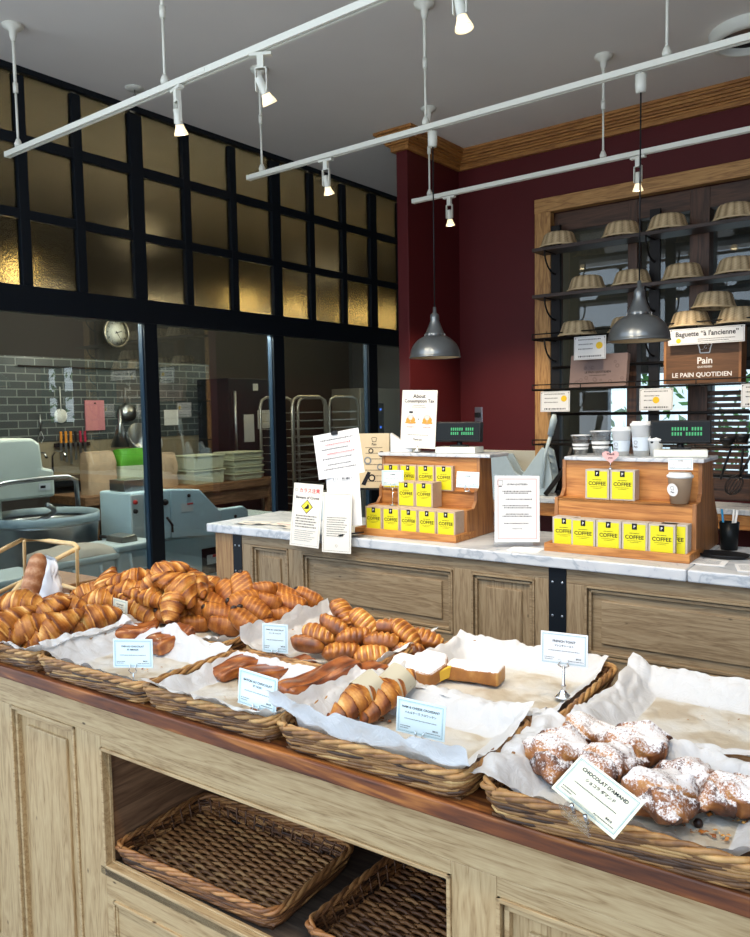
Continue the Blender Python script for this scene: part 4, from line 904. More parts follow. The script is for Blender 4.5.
# ================================================================ SHELVES ON THE WINDOW WALL
sl = thing('wall_shelf_rack', 'dark wall shelf rack with iron brackets across the wood-framed window', 'shelf rack', T(-1.9, 5.60, 0))
for z, wire in ((2.775, False), (2.435, False)):
    put('shelf_board', MB().box(-0.78, 1.45, -0.20, 0.0, z - 0.025, z), 'shelf_board', sl, bevel=0.002)
for z in (2.11, 1.735, 1.325):
    m = MB()
    for y in (-0.20, -0.15, -0.10, -0.05, -0.01): m.tube([(-0.78, y, z), (1.45, y, z)], 0.006, 6)
    for x in (-0.78, -0.4, 0.0, 0.4, 0.8, 1.2, 1.45): m.tube([(x, -0.20, z - 0.004), (x, 0.0, z - 0.004)], 0.005, 6)
    m.tube([(-0.78, -0.20, z + 0.035), (1.45, -0.20, z + 0.035)], 0.005, 6)
    for x in (-0.78, -0.4, 0.0, 0.4, 0.8, 1.2): m.tube([(x, -0.20, z), (x, -0.20, z + 0.035)], 0.004, 6)
    put('wire_shelf', m, 'dark_iron', sl)
for zz in (1.90, 1.55, 1.13):
    put('cross_bar', MB().tube([(-0.70, -0.03, zz), (1.45, -0.03, zz)], 0.011, 8), 'dark_iron', sl)
for x in (-0.68, 0.06, 1.2):
    put('upright', MB().box(x - 0.035, x + 0.035, -0.015, 0.015, 0.95, 2.96), 'dark_iron', sl)
    for z in (2.75, 2.41, 2.10, 1.725, 1.315):
        pts = [(x, -0.20 + 0.185 * (1 - math.cos(a)), z - 0.15 * math.sin(a)) for a in [k * PI / 2 / 8 for k in range(9)]]
        put('bracket', MB().tube(pts, 0.007, 6).tube([(x, -0.20, z), (x, 0, z)], 0.007, 6).lathe([(0, -0.012), (0.012, 0), (0, 0.012)], 10, (x, -0.02, z - 0.15)), 'dark_iron', sl)

# proving baskets: coiled cane bowls turned upside down
def make_bowl():
    r = thing('proving_basket', '', 'basket', T(0, 0, 0), 'cane proving baskets on the wall shelves')
    prof = [(0.135, 0.0), (0.133, 0.012), (0.124, 0.03), (0.113, 0.065), (0.103, 0.092), (0.088, 0.104), (0.05, 0.108), (0.0, 0.108)]
    n = 96; V = []; Tn = []
    fine = []
    for i in range(len(prof) - 1):
        for k in range(4): t = k / 4; fine.append((prof[i][0] * (1 - t) + prof[i + 1][0] * t, prof[i][1] * (1 - t) + prof[i + 1][1] * t))
    fine.append(prof[-1])
    for i, (r0, z) in enumerate(fine):
        for j in range(n):
            a = 2 * PI * j / n; rib = math.cos(14 * a)
            w = 0.0022 * math.cos(n / 2 * a / 1.0 + (i % 2) * PI) if r0 > 0.06 else 0
            rr = r0 + (0.0022 * max(0, rib) if 0.012 < z < 0.104 else 0) + w * 1.0
            V.append((rr * math.cos(a), rr * math.sin(a), z)); Tn.append(0.35 + 0.35 * max(0, rib) + 0.22 * ((i + j // 2) % 2) - (0.3 if rib < -0.8 else 0))
    Fc = [(i * n + j, i * n + (j + 1) % n, (i + 1) * n + (j + 1) % n, (i + 1) * n + j) for i in range(len(fine) - 1) for j in range(n)]
    put('cane_wall', MB().add(V, Fc, 0, Tn, True), 'wicker_pale', r)
    put('rim', MB().tube([(0.138 * math.cos(a * PI / 24), 0.138 * math.sin(a * PI / 24), 0.006) for a in range(48)], 0.006, 8, 0, 0.75, closed=True), 'wicker_pale', r)
    return r
BOW = [(-2.51, 2.776, 'cane basket at the left end of the top shelf'), (-2.04, 2.776, 'second cane basket on the top shelf, behind the pendant lamp cord'), (-1.725, 2.776, 'third cane basket on the top shelf, just right of the lamp cord'), (-1.30, 2.776, 'cane basket at the right end of the top shelf'),
       (-2.295, 2.436, 'cane basket at the left end of the second shelf'), (-1.965, 2.436, 'cane basket on the second shelf directly above the right lamp shade'), (-1.62, 2.436, 'cane basket on the second shelf, third along'), (-1.28, 2.436, 'cane basket at the right end of the second shelf'),
       (-2.365, 2.119, 'cane basket alone at the left end of the third shelf, above a white sign'), (-1.99, 2.119, 'cane basket mostly hidden behind the right lamp shade'), (-1.57, 2.119, 'cane basket on the third shelf under the stacked one, above the baguette sign'), (-1.27, 2.119, 'cane basket at the right end of the third shelf')]
b0 = None
for k, (x, z, lab) in enumerate(BOW):
    if b0 is None: b0 = make_bowl(); o = b0
    else: o = dup(b0, T(0, 0, 0))
    o.matrix_basis = T(x, 5.50, z) @ RZ(k * 0.37); o['label'] = lab
o = dup(b0, T(-1.42, 5.50, 2.231) @ Matrix.Rotation(0.05, 4, 'Y'), 'cane basket stacked on top of the two baskets of the third shelf')

def plate_sign(label, x, z, w, h, y=5.385, big=None, dot=None):
    r = thing('shelf_sign', label, 'sign', T(x, y, z) @ Matrix.Rotation(-0.03, 4, 'X'), 'white signs on the wall shelves')
    m = MB().box(-w / 2, w / 2, 0, 0.004, -h / 2, h / 2); m.frame(w, h, 0.006, 0.0012, mi=1)
    if big:
        m.text(big, h * 0.43, 0.005, h * 0.14, -0.001, 1, wide=0.93); m.rows(-w * .1, w * .38, -h * .20, h * .05, mi=1, seed=5); m.rows(-w * .1, w * .30, -h * .32, h * .05, mi=1, seed=6); m.disc(-w * .36, -h * .24, h * .15, mi=2)
    else:
        for k in range(3): m.rows(-w * .36, w * (.10 if k else .34), h * (.36 - k * .2), h * .045, mi=1, seed=k)
        m.rows(-w * .36, w * .36, -h * .36, h * .07, mi=1, seed=8); m.disc(*(dot or (w * .3, h * .08)), h * .15, mi=2)
    put('plate', m, ['sheet_paper', 'ink', 'ink_gold'], r)
    put('fixing_stud', MB().lathe([(0, -0.004), (0.004, -0.003), (0.004, 0)], 8, (0, 0, 0), M=T(-w * .46, 0, h * .42) @ Matrix.Rotation(PI / 2, 4, 'X')).lathe([(0, -0.004), (0.004, -0.003), (0.004, 0)], 8, (0, 0, 0), M=T(w * .46, 0, h * .42) @ Matrix.Rotation(PI / 2, 4, 'X')), 'dark_iron', r)
plate_sign('white sign with a yellow dot under the leftmost basket of the third shelf', -2.225, 2.02, 0.235, 0.165)
plate_sign('white sign at the far left of the lower shelf rail, by the window frame', -2.49, 1.645, 0.23, 0.15, dot=(0.07, 0.02))
plate_sign('white sign with a centred yellow dot below the wooden bread box', -1.755, 1.645, 0.225, 0.15, dot=(0, -0.005))
plate_sign('white sign cut off at the right edge, below the baguette sign', -1.12, 1.655, 0.20, 0.15)
plate_sign('long white sign reading Baguette à l\'ancienne in front of the wooden box', -1.438, 2.05, 0.472, 0.105, 5.375, 'Baguette “à l\'ancienne”')

pb = thing('flat_carton', 'flat mauve brown carton leaning on the lower shelf', 'carton', T(-2.19, 5.43, 1.745) @ Matrix.Rotation(-0.16, 4, 'X'))
m = MB().box(-0.21, 0.21, 0, 0.05, 0, 0.235)
rn = random.Random(8)
for k in range(22):
    x, z = rn.uniform(-0.18, 0.18), rn.choice([rn.uniform(0.13, 0.22), rn.uniform(0.03, 0.07)])
    m.disc(x, z, rn.uniform(0.008, 0.016), -0.0006, 1); m.disc(x, z, rn.uniform(0.004, 0.008), -0.001, 0)
m.text('LE PAIN QUOTIDIEN', 0.021, 0, 0.105, -0.001, 2); m.rows(-0.06, 0.06, 0.082, 0.006, mi=2, seed=4)
pm = put('carton_body', m, ['box_mauve', 'box_print', 'ink'], pb, bevel=0) if 'box_print' in MATS else None
if pm is None:
    plain('box_print', (0.20, 0.135, 0.12), 0.8); put('carton_body', m, ['box_mauve', 'box_print', 'ink'], pb)
ct = thing('bread_crate', 'brown wooden box with a white bread logo, reading Le Pain Quotidien', 'box', T(-1.475, 5.43, 1.745))
m = MB().box(-0.228, 0.228, 0, 0.012, 0, 0.37)
logo(m, 0.02, 0.222, 0.070, 1, -0.002); m.text('Pain', 0.060, 0.02, 0.146, -0.002, 1)
rn = random.Random(2)
for k in range(26): m.disc(0.02 + rn.uniform(-.028, .028), 0.238 + rn.uniform(-.02, .022), 0.002, -0.002, 1, 6)
m.text('QUOTIDIEN', 0.017, 0.02, 0.106, -0.002, 1); m.text('LE PAIN QUOTIDIEN', 0.041, 0.0, 0.055, -0.002, 1)
put('front_board', m, ['crate_wood', 'ink_white'], ct)
put('side_board', MB().box(-0.245, -0.228, -0.004, 0.13, 0, 0.38).box(0.228, 0.245, -0.004, 0.13, 0, 0.38).box(-0.228, 0.228, 0.012, 0.13, 0, 0.012).box(-0.228, 0.228, 0.118, 0.13, 0.012, 0.37), 'display_wood_z', ct, bevel=0.002)

ol = thing('wall_outlet', 'grey wall outlet with a black plug on the dark red wall', 'power outlet', T(-3.285, 5.65, 1.55))
put('cover_plate', MB().box(-0.036, 0.036, -0.008, 0, -0.065, 0.065), 'steel', ol, bevel=0.003)
put('plug', MB().lathe([(0, -0.03), (0.02, -0.028), (0.022, 0)], 16, (0, -0.008, 0), M=Matrix.Rotation(-PI / 2, 4, 'X') @ T(0, 0, 0)).box(-0.02, 0.02, -0.04, -0.008, -0.02, 0.02), 'black_plastic', ol, bevel=0.003)

# bread slicer on the rear counter
bs = thing('slicer_machine', 'grey bread slicer with an upright handle on the rear counter', 'bread slicer', T(-2.83, 5.30, 0.9505) @ RZ(0.15))
put('side_cheek', MB().prism([(-0.18, 0), (0.30, 0), (0.34, 0.12), (0.30, 0.33), (0.26, 0.36), (0.10, 0.14), (0.05, 0.17), (-0.02, 0.30), (-0.16, 0.30), (-0.22, 0.18)], 0.0, 0.03, 'Y'), 'bin_grey', bs, bevel=0.006)
put('side_cheek', MB().prism([(-0.18, 0), (0.30, 0), (0.34, 0.12), (0.30, 0.33), (0.26, 0.36), (0.10, 0.14), (0.05, 0.17), (-0.02, 0.30), (-0.16, 0.30), (-0.22, 0.18)], 0.16, 0.19, 'Y'), 'bin_grey', bs, bevel=0.006)
put('bed', MB().box(-0.16, 0.28, 0.03, 0.16, 0.02, 0.10), 'steel', bs)
put('handle', MB().tube([(0.27, -0.02, 0.06), (0.29, -0.02, 0.30), (0.335, -0.02, 0.46)], [0.012, 0.012, 0.014], 10).tube([(0.33, -0.02, 0.45), (0.355, -0.02, 0.56), (0.36, -0.02, 0.60)], [0.022, 0.026, 0.014], 12), 'bin_grey', bs)
kb = thing('small_scale', 'small grey machine with red buttons left of the bread slicer', 'kitchen scale', T(-3.25, 5.35, 0.9505))
put('body', MB().prism([(-0.10, 0), (0.12, 0), (0.12, 0.22), (0.02, 0.25), (-0.10, 0.10)], -0.09, 0.09, 'Y'), 'bin_grey', kb, bevel=0.006)
put('buttons', MB().box(-0.05, 0.05, -0.095, -0.088, 0.10, 0.13), 'red_knob', kb)
bbx = thing('folding_stool_frame', 'dark iron frame leaning beside the right coffee stand', 'iron stand', T(-2.42, 5.33, 0.9505))
put('frame_tube', MB().tube([(-0.12, 0, 0.01), (0.02, 0.02, 0.20), (0.08, 0.02, 0.36)], 0.018, 8).tube([(-0.05, 0.05, 0.02), (0.15, 0.05, 0.02), (0.18, 0.05, 0.10)], 0.02, 8), 'dark_iron', bbx)

# right side: willow tray with tools, ladles hanging
tr = thing('willow_tray', 'brown woven tray on the rear counter at the right edge', 'tray', T(-0.87, 5.36, 0.951))
wt = MB()
for k in range(7):
    z = 0.006 + k * 0.011; wd = 0.15 + k * 0.004
    wt.tube([(x * (1.25) , y, z + 0.002 * math.sin(9 * a)) for a, (x, y) in [(q, (wd * max(-1, min(1, 1.3 * math.cos(q))), (wd - 0.02) * max(-1, min(1, 1.3 * math.sin(q))))) for q in [i * 2 * PI / 40 for i in range(40)]]], 0.0065, 6, 0, [0.35 + 0.25 * math.sin(i * 1.7 + k) for i in range(40)], closed=True)
put('woven_side', wt, 'wicker', tr); put('base', MB().box(-0.17, 0.17, -0.12, 0.12, 0, 0.006), 'wicker', tr)
tg = thing('serving_tongs', 'long silver tongs leaning in the woven tray', 'tongs', T(-0.82, 5.33, 0.962))
put('arm', MB().tube([(-0.06, 0, 0.0), (0.0, -0.01, 0.14), (0.05, 0, 0.28)], 0.007, 8), 'steel', tg); put('arm', MB().tube([(-0.03, 0.02, 0.0), (0.025, 0.01, 0.14), (0.05, 0, 0.28)], 0.007, 8), 'steel', tg)
plain('ladle_black', (0.03, 0.03, 0.032), 0.3, 0.5)
for k, (x, dx, lab) in enumerate(((-1.27, -0.10, 'black ladle hanging leftmost of the bunch by the shuttered panel'), (-1.20, -0.02, 'black ladle hanging in the middle of the bunch'), (-1.12, 0.05, 'black ladle hanging at the right of the bunch'))):
    l_ = thing('ladle', lab, 'ladle', T(x, 5.37, 1.30), 'ladles hanging from the shelf rail')
    put('handle', MB().tube([(0.03, 0, 0.03), (0.0, 0, 0.02), (dx * 0.4, 0.0, -0.10), (dx * 0.6, 0, -0.18)], 0.008, 8), 'ladle_black', l_)
    put('bowl', MB().lathe([(0.0, -0.02), (0.03, -0.015), (0.045, 0.01), (0.05, 0.035), (0.046, 0.035), (0.0, -0.012)], 20, (dx * 0.2, -0.01, 0.06 + 0.02 * k)), 'ladle_black', l_)
wk = thing('whisk', 'black wire whisk hanging with the ladles', 'whisk', T(-1.17, 5.33, 1.14), 'ladles hanging from the shelf rail')
m = MB()
for k in range(8):
    a = k * PI / 8
    m.tube([(0.05 * math.sin(t) * math.cos(a) * (1), 0.05 * math.sin(t) * math.sin(a), 0.07 * math.cos(t)) for t in [q * PI / 8 for q in range(17)]], 0.002, 5)
put('wire_head', m, 'ladle_black', wk, T(-0.07, 0, -0.05) @ Matrix.Rotation(0.5, 4, 'Y')); put('handle', MB().tube([(-0.04, 0, 0.0), (0.04, 0, 0.17)], 0.008, 8), 'ladle_black', wk)

# ================================================================ KITCHEN BEHIND THE GLASS (room frame)
mx = thing('spiral_mixer', 'large pale green spiral dough mixer with a steel bowl behind the glass', 'mixer', T(-5.5, 3.0, 0))
put('column', MB().box(-0.40, -0.02, -0.75, -0.22, 0, 1.02), 'machine_green', mx, bevel=0.03)
put('head', MB().prism([(-0.75, 1.0), (0.16, 1.0), (0.16, 1.20), (0.075, 1.22), (0.06, 1.40), (0.0, 1.44), (-0.75, 1.44)], -0.40, 0.02, 'X'), 'machine_green', mx, bevel=0.02)
put('maker_plate', MB().box(0.022, 0.025, 0.03, 0.12, 1.055, 1.105, 0).box(0.0255, 0.0265, 0.04, 0.08, 1.07, 1.09, 1), ['sheet_paper', 'ink'], mx)
bw = put('bowl', MB().lathe([(0.0, 0.42), (0.28, 0.43), (0.36, 0.50), (0.385, 0.80), (0.40, 0.81), (0.385, 0.82), (0.365, 0.80), (0.34, 0.55), (0, 0.5)], 48, (-0.02, 0.08, 0)), 'steel', mx)
put('bowl_guard', MB().lathe([(0.39, 0.82), (0.40, 0.83), (0.395, 0.88), (0.385, 0.88), (0.385, 0.83)], 40, (-0.02, 0.08, 0), cap=False), 'bin_grey', bw)
put('base', MB().box(-0.5, 0.2, -0.3, 0.45, 0, 0.42), 'black_steel', mx, bevel=0.02)
put('control_arm', MB().tube([(0.10, -0.5, 1.10), (0.12, -0.25, 1.14), (0.12, 0.05, 1.15), (0.12, 0.20, 1.15), (0.12, 0.27, 1.12), (0.12, 0.28, 0.92)], 0.018, 10), 'steel', mx)
put('dough_hook', MB().tube([(-0.02 + 0.10 * math.cos(a), 0.05 + 0.10 * math.sin(a), 0.95 - a * 0.05) for a in [k * 0.4 for k in range(20)]], 0.02, 8), 'steel', mx)

sh = thing('dough_sheeter', 'pale blue dough sheeting machine with a sloped table, left of the service counter', 'dough machine', T(-5.2, 3.55, 0))
put('side_housing', MB().prism([(0.40, 0.60), (1.24, 0.52), (1.24, 0.74), (1.18, 0.78), (0.90, 0.78), (0.70, 0.97), (0.40, 1.0)], 0.0, 0.06, 'X'), 'machine_blue', sh, bevel=0.012)
put('head_housing', MB().box(-0.35, 0.06, 0.02, 0.395, 0.60, 1.0), 'machine_blue', sh, bevel=0.015)
cpn = put('control_panel', MB().box(0.06, 0.075, 0.02, 0.13, 0.62, 0.985), 'white_paint', sh, bevel=0.005)
put('red_knob', MB().lathe([(0, 0.02), (0.016, 0.018), (0.018, 0)], 16, (0, 0, 0), M=T(0.075, 0.05, 0.93) @ Matrix.Rotation(PI / 2, 4, 'Y')), 'red_knob', cpn)
put('black_knob', MB().lathe([(0, 0.02), (0.016, 0.018), (0.018, 0)], 16, (0, 0, 0), M=T(0.075, 0.05, 0.86) @ Matrix.Rotation(PI / 2, 4, 'Y')), 'black_plastic', cpn)
put('roller_opening', MB().box(0.06, 0.066, 0.16, 0.30, 0.66, 0.96), 'black_steel', sh)
put('lever', MB().tube([(0.08, 0.34, 0.78), (0.12, 0.36, 0.72), (0.12, 0.36, 0.66)], 0.010, 8).lathe([(0, 0.02), (0.022, 0.015), (0.026, 0)], 16, (0, 0, 0), M=T(0.066, 0.34, 0.90) @ Matrix.Rotation(PI / 2, 4, 'Y')), 'black_plastic', sh)
put('table_bed', MB().box(-0.35, 0.0, 0.42, 1.22, 0.70, 0.74), 'steel', sh)
bse = put('base_cabinet', MB().box(-0.38, 0.03, 0.10, 1.05, 0.12, 0.58), 'machine_blue', sh, bevel=0.015)
put('switch_panel', MB().box(0.03, 0.036, 0.72, 0.94, 0.24, 0.46), 'black_steel', bse); put('warning_label', MB().box(0.037, 0.039, 0.77, 0.90, 0.32, 0.40, 0).box(0.0395, 0.040, 0.83, 0.90, 0.375, 0.40, 1), ['sheet_paper', 'ink_red'], bse)
put('warning_label', MB().box(0.061, 0.0625, 0.50, 0.62, 0.80, 0.87, 0).box(0.063, 0.0635, 0.56, 0.62, 0.855, 0.87, 1), ['sheet_paper', 'ink_red'], sh)
put('bolt', MB().lathe([(0, 0.01), (0.014, 0.008), (0.016, 0)], 12, (0, 0, 0), M=T(0.061, 0.58, 0.93) @ Matrix.Rotation(PI / 2, 4, 'Y')).lathe([(0, 0.01), (0.014, 0.008), (0.016, 0)], 12, (0, 0, 0), M=T(0.061, 1.08, 0.70) @ Matrix.Rotation(PI / 2, 4, 'Y')), 'black_plastic', sh)
put('plinth', MB().box(-0.34, 0.0, 0.14, 1.0, 0, 0.12), 'black_steel', sh)

def bin_(label, x, y, w, d, h, lid=True, handle=True):
    r = thing('storage_bin', label, 'bin', T(x, y, 0), 'grey flour bins behind the glass')
    put('tub', MB().prism([(-w / 2 * 0.9, 0), (w / 2 * 0.9, 0), (w / 2, h), (-w / 2, h)], -d / 2, d / 2, 'X'), 'bin_grey', r, bevel=0.02)
    put('lid', MB().box(-d / 2 - 0.02, d / 2 + 0.02, -w / 2 - 0.02, w / 2 + 0.02, h, h + 0.045), 'bin_lid', r, bevel=0.015)
    put('handle', MB().tube([(d / 2 + 0.01, -w * 0.22, h - 0.02), (d / 2 + 0.03, -w * 0.22, h - 0.14), (d / 2 + 0.03, w * 0.22, h - 0.14), (d / 2 + 0.01, w * 0.22, h - 0.02)], 0.012, 8), 'bin_lid', r)
    return r
bin_('wide grey bin standing by the glass behind the bread holder', -4.92, 2.94, 0.46, 0.34, 0.60)
bin_('grey lidded bin with a latch, left of the dark post', -4.92, 3.345, 0.32, 0.34, 0.64)
bin_('low grey bin at the far left under the mixer', -4.92, 2.46, 0.36, 0.34, 0.55)
bin_('small pale bin behind the service counter end', -5.6, 5.15, 0.36, 0.40, 0.60)
scp = thing('flour_scoop', 'dark metal scoop lying on the latched grey bin', 'scoop', T(-4.92, 3.34, 0.6855))
put('scoop_pan', MB().prism([(-0.07, 0), (0.07, 0), (0.055, 0.05), (-0.055, 0.04)], -0.11, 0.09, 'X'), 'socket_brass', scp, bevel=0.006); put('handle', MB().tube([(-0.10, 0, 0.02), (-0.17, -0.08, 0.03)], 0.012, 8), 'black_plastic', scp)
fs = thing('flour_sack', 'folded grey flour sack lying on the wide bin', 'sack', T(-4.92, 2.94, 0.646))
put('sack_body', MB().grid(lambda a, b: ((b - .5) * 0.36, (a - .5) * 0.52, 0.075 * (max(0.0, math.sin(PI * min(1, max(0, a)))) ** .4) * (max(0.0, math.sin(PI * b)) ** .4) + 0.012 * noise.noise(Vector((a * 5, b * 4, 0)))), 24, 16), 'kraft_grey', fs)
m = MB().text('EXTRA', 0.07, 0.0, 0.0, 0, 0, M=T(0.02, 0.08, 0.082) @ RZ(PI / 2) @ Matrix.Rotation(-PI / 2, 4, 'X')) if False else None
tb = thing('work_table', 'long wooden kitchen work table carrying flour bags and crates', 'table', T(-6.5, 5.1, 0))
put('tabletop', MB().box(-0.28, 0.30, -1.25, 1.15, 0.80, 0.88), 'table_wood', tb, bevel=0.005)
put('apron', MB().box(0.24, 0.27, -1.2, 1.1, 0.66, 0.80), 'table_wood', tb)
for y in (-1.15, 0.0, 1.05): put('leg', MB().box(0.20, 0.28, y - 0.04, y + 0.04, 0, 0.80), 'table_wood', tb)
put('brace', MB().prism([(-1.15, 0.05), (-1.08, 0.05), (-0.66, 0.66), (-0.74, 0.66)], 0.20, 0.25, 'X').prism([(-0.20, 0.05), (-0.13, 0.05), (-0.55, 0.66), (-0.63, 0.66)], 0.18, 0.23, 'X'), 'table_wood', tb)
TBZ = 0.8805
def bag(label, x, y, w, h, mats, band=None):
    r = thing('flour_bag', label, 'bag', T(x, y, TBZ), 'flour bags on the work table')
    def fn(lo, hi):
        def g(a, b):
            t = 2 * PI * a; z = lo + (hi - lo) * b; k = (1 - 0.35 * max(0, z / h - 0.75) * 4 * 0.8)
            cx, cy = math.cos(t), math.sin(t); sx = abs(cx) ** 0.35 * (1 if cx > 0 else -1); sy = abs(cy) ** 0.35 * (1 if cy > 0 else -1)
            nz = 0.014 * noise.noise(Vector((cx * 2 + x, cy * 2 + y, z * 9)))
            return ((0.09 * k + nz) * sx, (w / 2 * (1 - 0.05 * z / h) + nz) * sy, z)
        return g
    cut = h * 0.62 if band else h
    put('bag_body', MB().grid(fn(0, cut), 40, 12), mats, r)
    if band: put('printed_band', MB().grid(fn(cut, h), 40, 10), band, r)
    put('folded_top', MB().box(-0.03, 0.03, -w * 0.44, w * 0.44, h - 0.01, h + 0.01), band or mats, r, bevel=0.004)
    return r
bag('brown paper flour bag at the left end of the work table', -6.42, 4.13, 0.30, 0.38, 'bag_paper')
bag('green and white flour bag left of the dark glazing post', -6.42, 4.50, 0.36, 0.39, 'bag_white', 'bag_green')
bag('brown paper bag behind the sheeting machine, beside the cream tubs', -6.45, 4.88, 0.24, 0.33, 'bag_paper')
sk = thing('flour_sack', 'green and white sack slumped behind the left end of the marble counter', 'sack', T(-5.5, 5.75, 0.0))
put('sack_body', MB().grid(lambda a, b: (0.22 * math.cos(2 * PI * a) * math.sin(PI * b * .98 + .02) ** .5, 0.34 * math.sin(2 * PI * a) * math.sin(PI * b * .98 + .02) ** .5, 0.60 * b), 32, 16), 'bag_white', sk)
put('printed_band', MB().grid(lambda a, b: (0.222 * math.cos(2 * PI * a) * math.sin(PI * (b * .35 + .6)) ** .5, 0.342 * math.sin(2 * PI * a) * math.sin(PI * (b * .35 + .6)) ** .5, 0.60 * (b * .3 + .62)), 32, 8), 'bag_green', sk)
ctn = 0
def crate(label, x, y, w, n, z0=TBZ, d=0.3):
    for k in range(n):
        r = thing('dough_tub', label % ('topmost' if k == n - 1 else nth[k] + ' from the bottom') if '%s' in label else label, 'tub', T(x, y, z0 + k * (0.30 / n + 0.001) if n > 1 else z0), 'cream dough tubs on the work table')
        hh = 0.29 / n if n > 1 else 0.18
        put('tub_wall', MB().prism([(-w / 2 * .93, 0), (w / 2 * .93, 0), (w / 2, hh - 0.012), (-w / 2, hh - 0.012)], -d / 2, d / 2, 'X'), 'crate_cream', r, bevel=0.008)
        put('lip', MB().box(-d / 2 - 0.012, d / 2 + 0.012, -w / 2 - 0.012, w / 2 + 0.012, hh - 0.016, hh), 'crate_cream', r, bevel=0.004)
crate('cream dough tub behind the sheeting machine, %s of two', -6.4, 5.30, 0.40, 2)
crate('shallow cream tray right on the work table, %s of four', -6.42, 5.86, 0.42, 4)
st_ = solo('steel_pan', MB().box(-0.1, 0.1, -0.12, 0.12, 0, 0.09), 'steel', 'square steel pan standing on top of the sheeting machine', 'pan', T(-5.35, 3.72, 1.002), bevel=0.004)

def hung(name, label, cat, y, z, mb, mats, grp='tools hanging on the tiled kitchen wall'):
    return solo(name, mb, mats, label, cat, T(-7.55, y, z), grp)
hung('cutting_board', 'pink cutting board hanging on the tiled kitchen wall', 'cutting board', 4.84, 1.60, MB().box(0, 0.015, -0.115, 0.115, -0.16, 0.16).tube([(0.015, 0, 0.13), (0.03, 0, 0.13)], 0.008, 8, 1), ['pink_board', 'black_plastic'])
kr = thing('knife_rack', 'row of knives with orange and dark red handles below the tiles', 'knife rack', T(-7.55, 4.56, 1.30))
put('rack_bar', MB().box(0, 0.03, -0.20, 0.20, -0.02, 0.02), 'black_steel', kr)
for k, c_ in enumerate(('orange_handle', 'orange_handle', 'orange_handle', 'black_plastic', 'red_handle', 'red_handle')):
    y = -0.14 + k * 0.055
    q = put('knife_handle', MB().box(0.03, 0.045, y - 0.012, y + 0.012, 0.02, 0.14), c_, kr, bevel=0.003); put('blade', MB().box(0.032, 0.036, y - 0.014, y + 0.012, -0.16 - 0.02 * (k % 3), 0.02), 'steel', q)
ck = thing('wall_clock', 'round wall clock with white face high behind the glass', 'clock', T(-7.4, 5.04, 2.48))
rotx = Matrix.Rotation(PI / 2, 4, 'Y')
put('case', MB().lathe([(0.150, 0.0), (0.158, 0.01), (0.158, 0.03), (0.140, 0.035), (0.138, 0.028)], 40, M=rotx, cap=False), 'socket_brass', ck)
face = put('dial', MB().lathe([(0.14, 0.020), (0.0, 0.021)], 40, M=rotx), 'clock_face', ck)
m = MB(); MX_ = T(0.024, 0, 0) @ RZ(PI / 2)
for k in range(12):
    a = PI / 2 - (k + 1) * PI / 6; m.text(str(k + 1), 0.034, 0.112 * math.cos(a), 0.112 * math.sin(a), 0, 0, M=MX_)
put('numerals', m, 'ink', face)
def hand(ang, ln, wd):
    d = Vector((math.cos(ang), 0, math.sin(ang))); n_ = Vector((-d.z, 0, d.x)) * wd
    return [MX_ @ (Vector((0, -0.004, 0)) + q) for q in (-n_ - d * 0.02, d * ln - n_ * .5, d * ln + n_ * .5, n_ - d * 0.02)]
put('hour_hand', MB().add(hand(PI / 2 - 2.4 * PI / 6, 0.07, 0.005), [(0, 1, 2, 3)]), 'ink', ck); put('minute_hand', MB().add(hand(PI / 2 - 4.9 * PI / 6, 0.105, 0.004), [(0, 1, 2, 3)]), 'ink', ck)
put('bracket', MB().box(-0.2, 0.0, -0.02, 0.02, -0.02, 0.02), 'kitchen_dark', ck)
hung('round_skimmer', 'pale round skimmer hanging left of the pink board', 'skimmer', 4.45, 1.60, MB().lathe([(0, 0.01), (0.07, 0.008), (0.075, 0), (0, 0)], 24, M=rotx).tube([(0.01, 0, 0.05), (0.01, 0, 0.30)], 0.006, 6), 'porcelain')
hung('whisk', 'small steel whisk hanging on the tiles above the knives', 'whisk', 4.22, 1.50, MB().tube([(0.01, 0, 0.12), (0.01, 0, -0.05)], 0.008, 6).tube([(0.01, 0, -0.05), (0.01, -0.03, -0.12), (0.01, 0, -0.17), (0.01, 0.03, -0.12), (0.01, 0, -0.05)], 0.004, 6), 'steel')
hung('saucepan', 'steel saucepan hanging by the dark post on the tiled wall', 'saucepan', 5.22, 1.62, MB().lathe([(0, 0.10), (0.09, 0.10), (0.10, 0.0), (0.095, 0.0), (0.085, 0.09), (0, 0.09)], 28, M=rotx).tube([(0.02, 0, 0.09), (0.02, 0, 0.28)], 0.01, 8), 'steel')
hung('paper_note', 'small white note taped high on the tiled wall, right of the post', 'note', 5.58, 1.98, MB().box(0, 0.002, -0.09, 0.09, -0.11, 0.11), 'sheet_paper', 'notes on the tiled kitchen wall')
hung('paper_note', 'small white note taped lower on the tiled wall, right of the post', 'note', 5.85, 1.56, MB().box(0, 0.002, -0.10, 0.10, -0.09, 0.09), 'sheet_paper', 'notes on the tiled kitchen wall')
hung('tool_rail', 'dark rail for kitchen tools across the top of the tiles', 'rail', 4.6, 2.10, MB().tube([(0.04, -0.6, 0), (0.04, 1.0, 0)], 0.008, 8).tube([(0, -0.5, 0), (0.04, -0.5, 0)], 0.008, 6).tube([(0, 0.9, 0), (0.04, 0.9, 0)], 0.008, 6), 'dark_iron')
sk_ = thing('steel_mixing_bowl', 'shiny steel mixing bowl with a funnel on the rear kitchen bench', 'bowl', T(-7.25, 5.15, 0.9805))
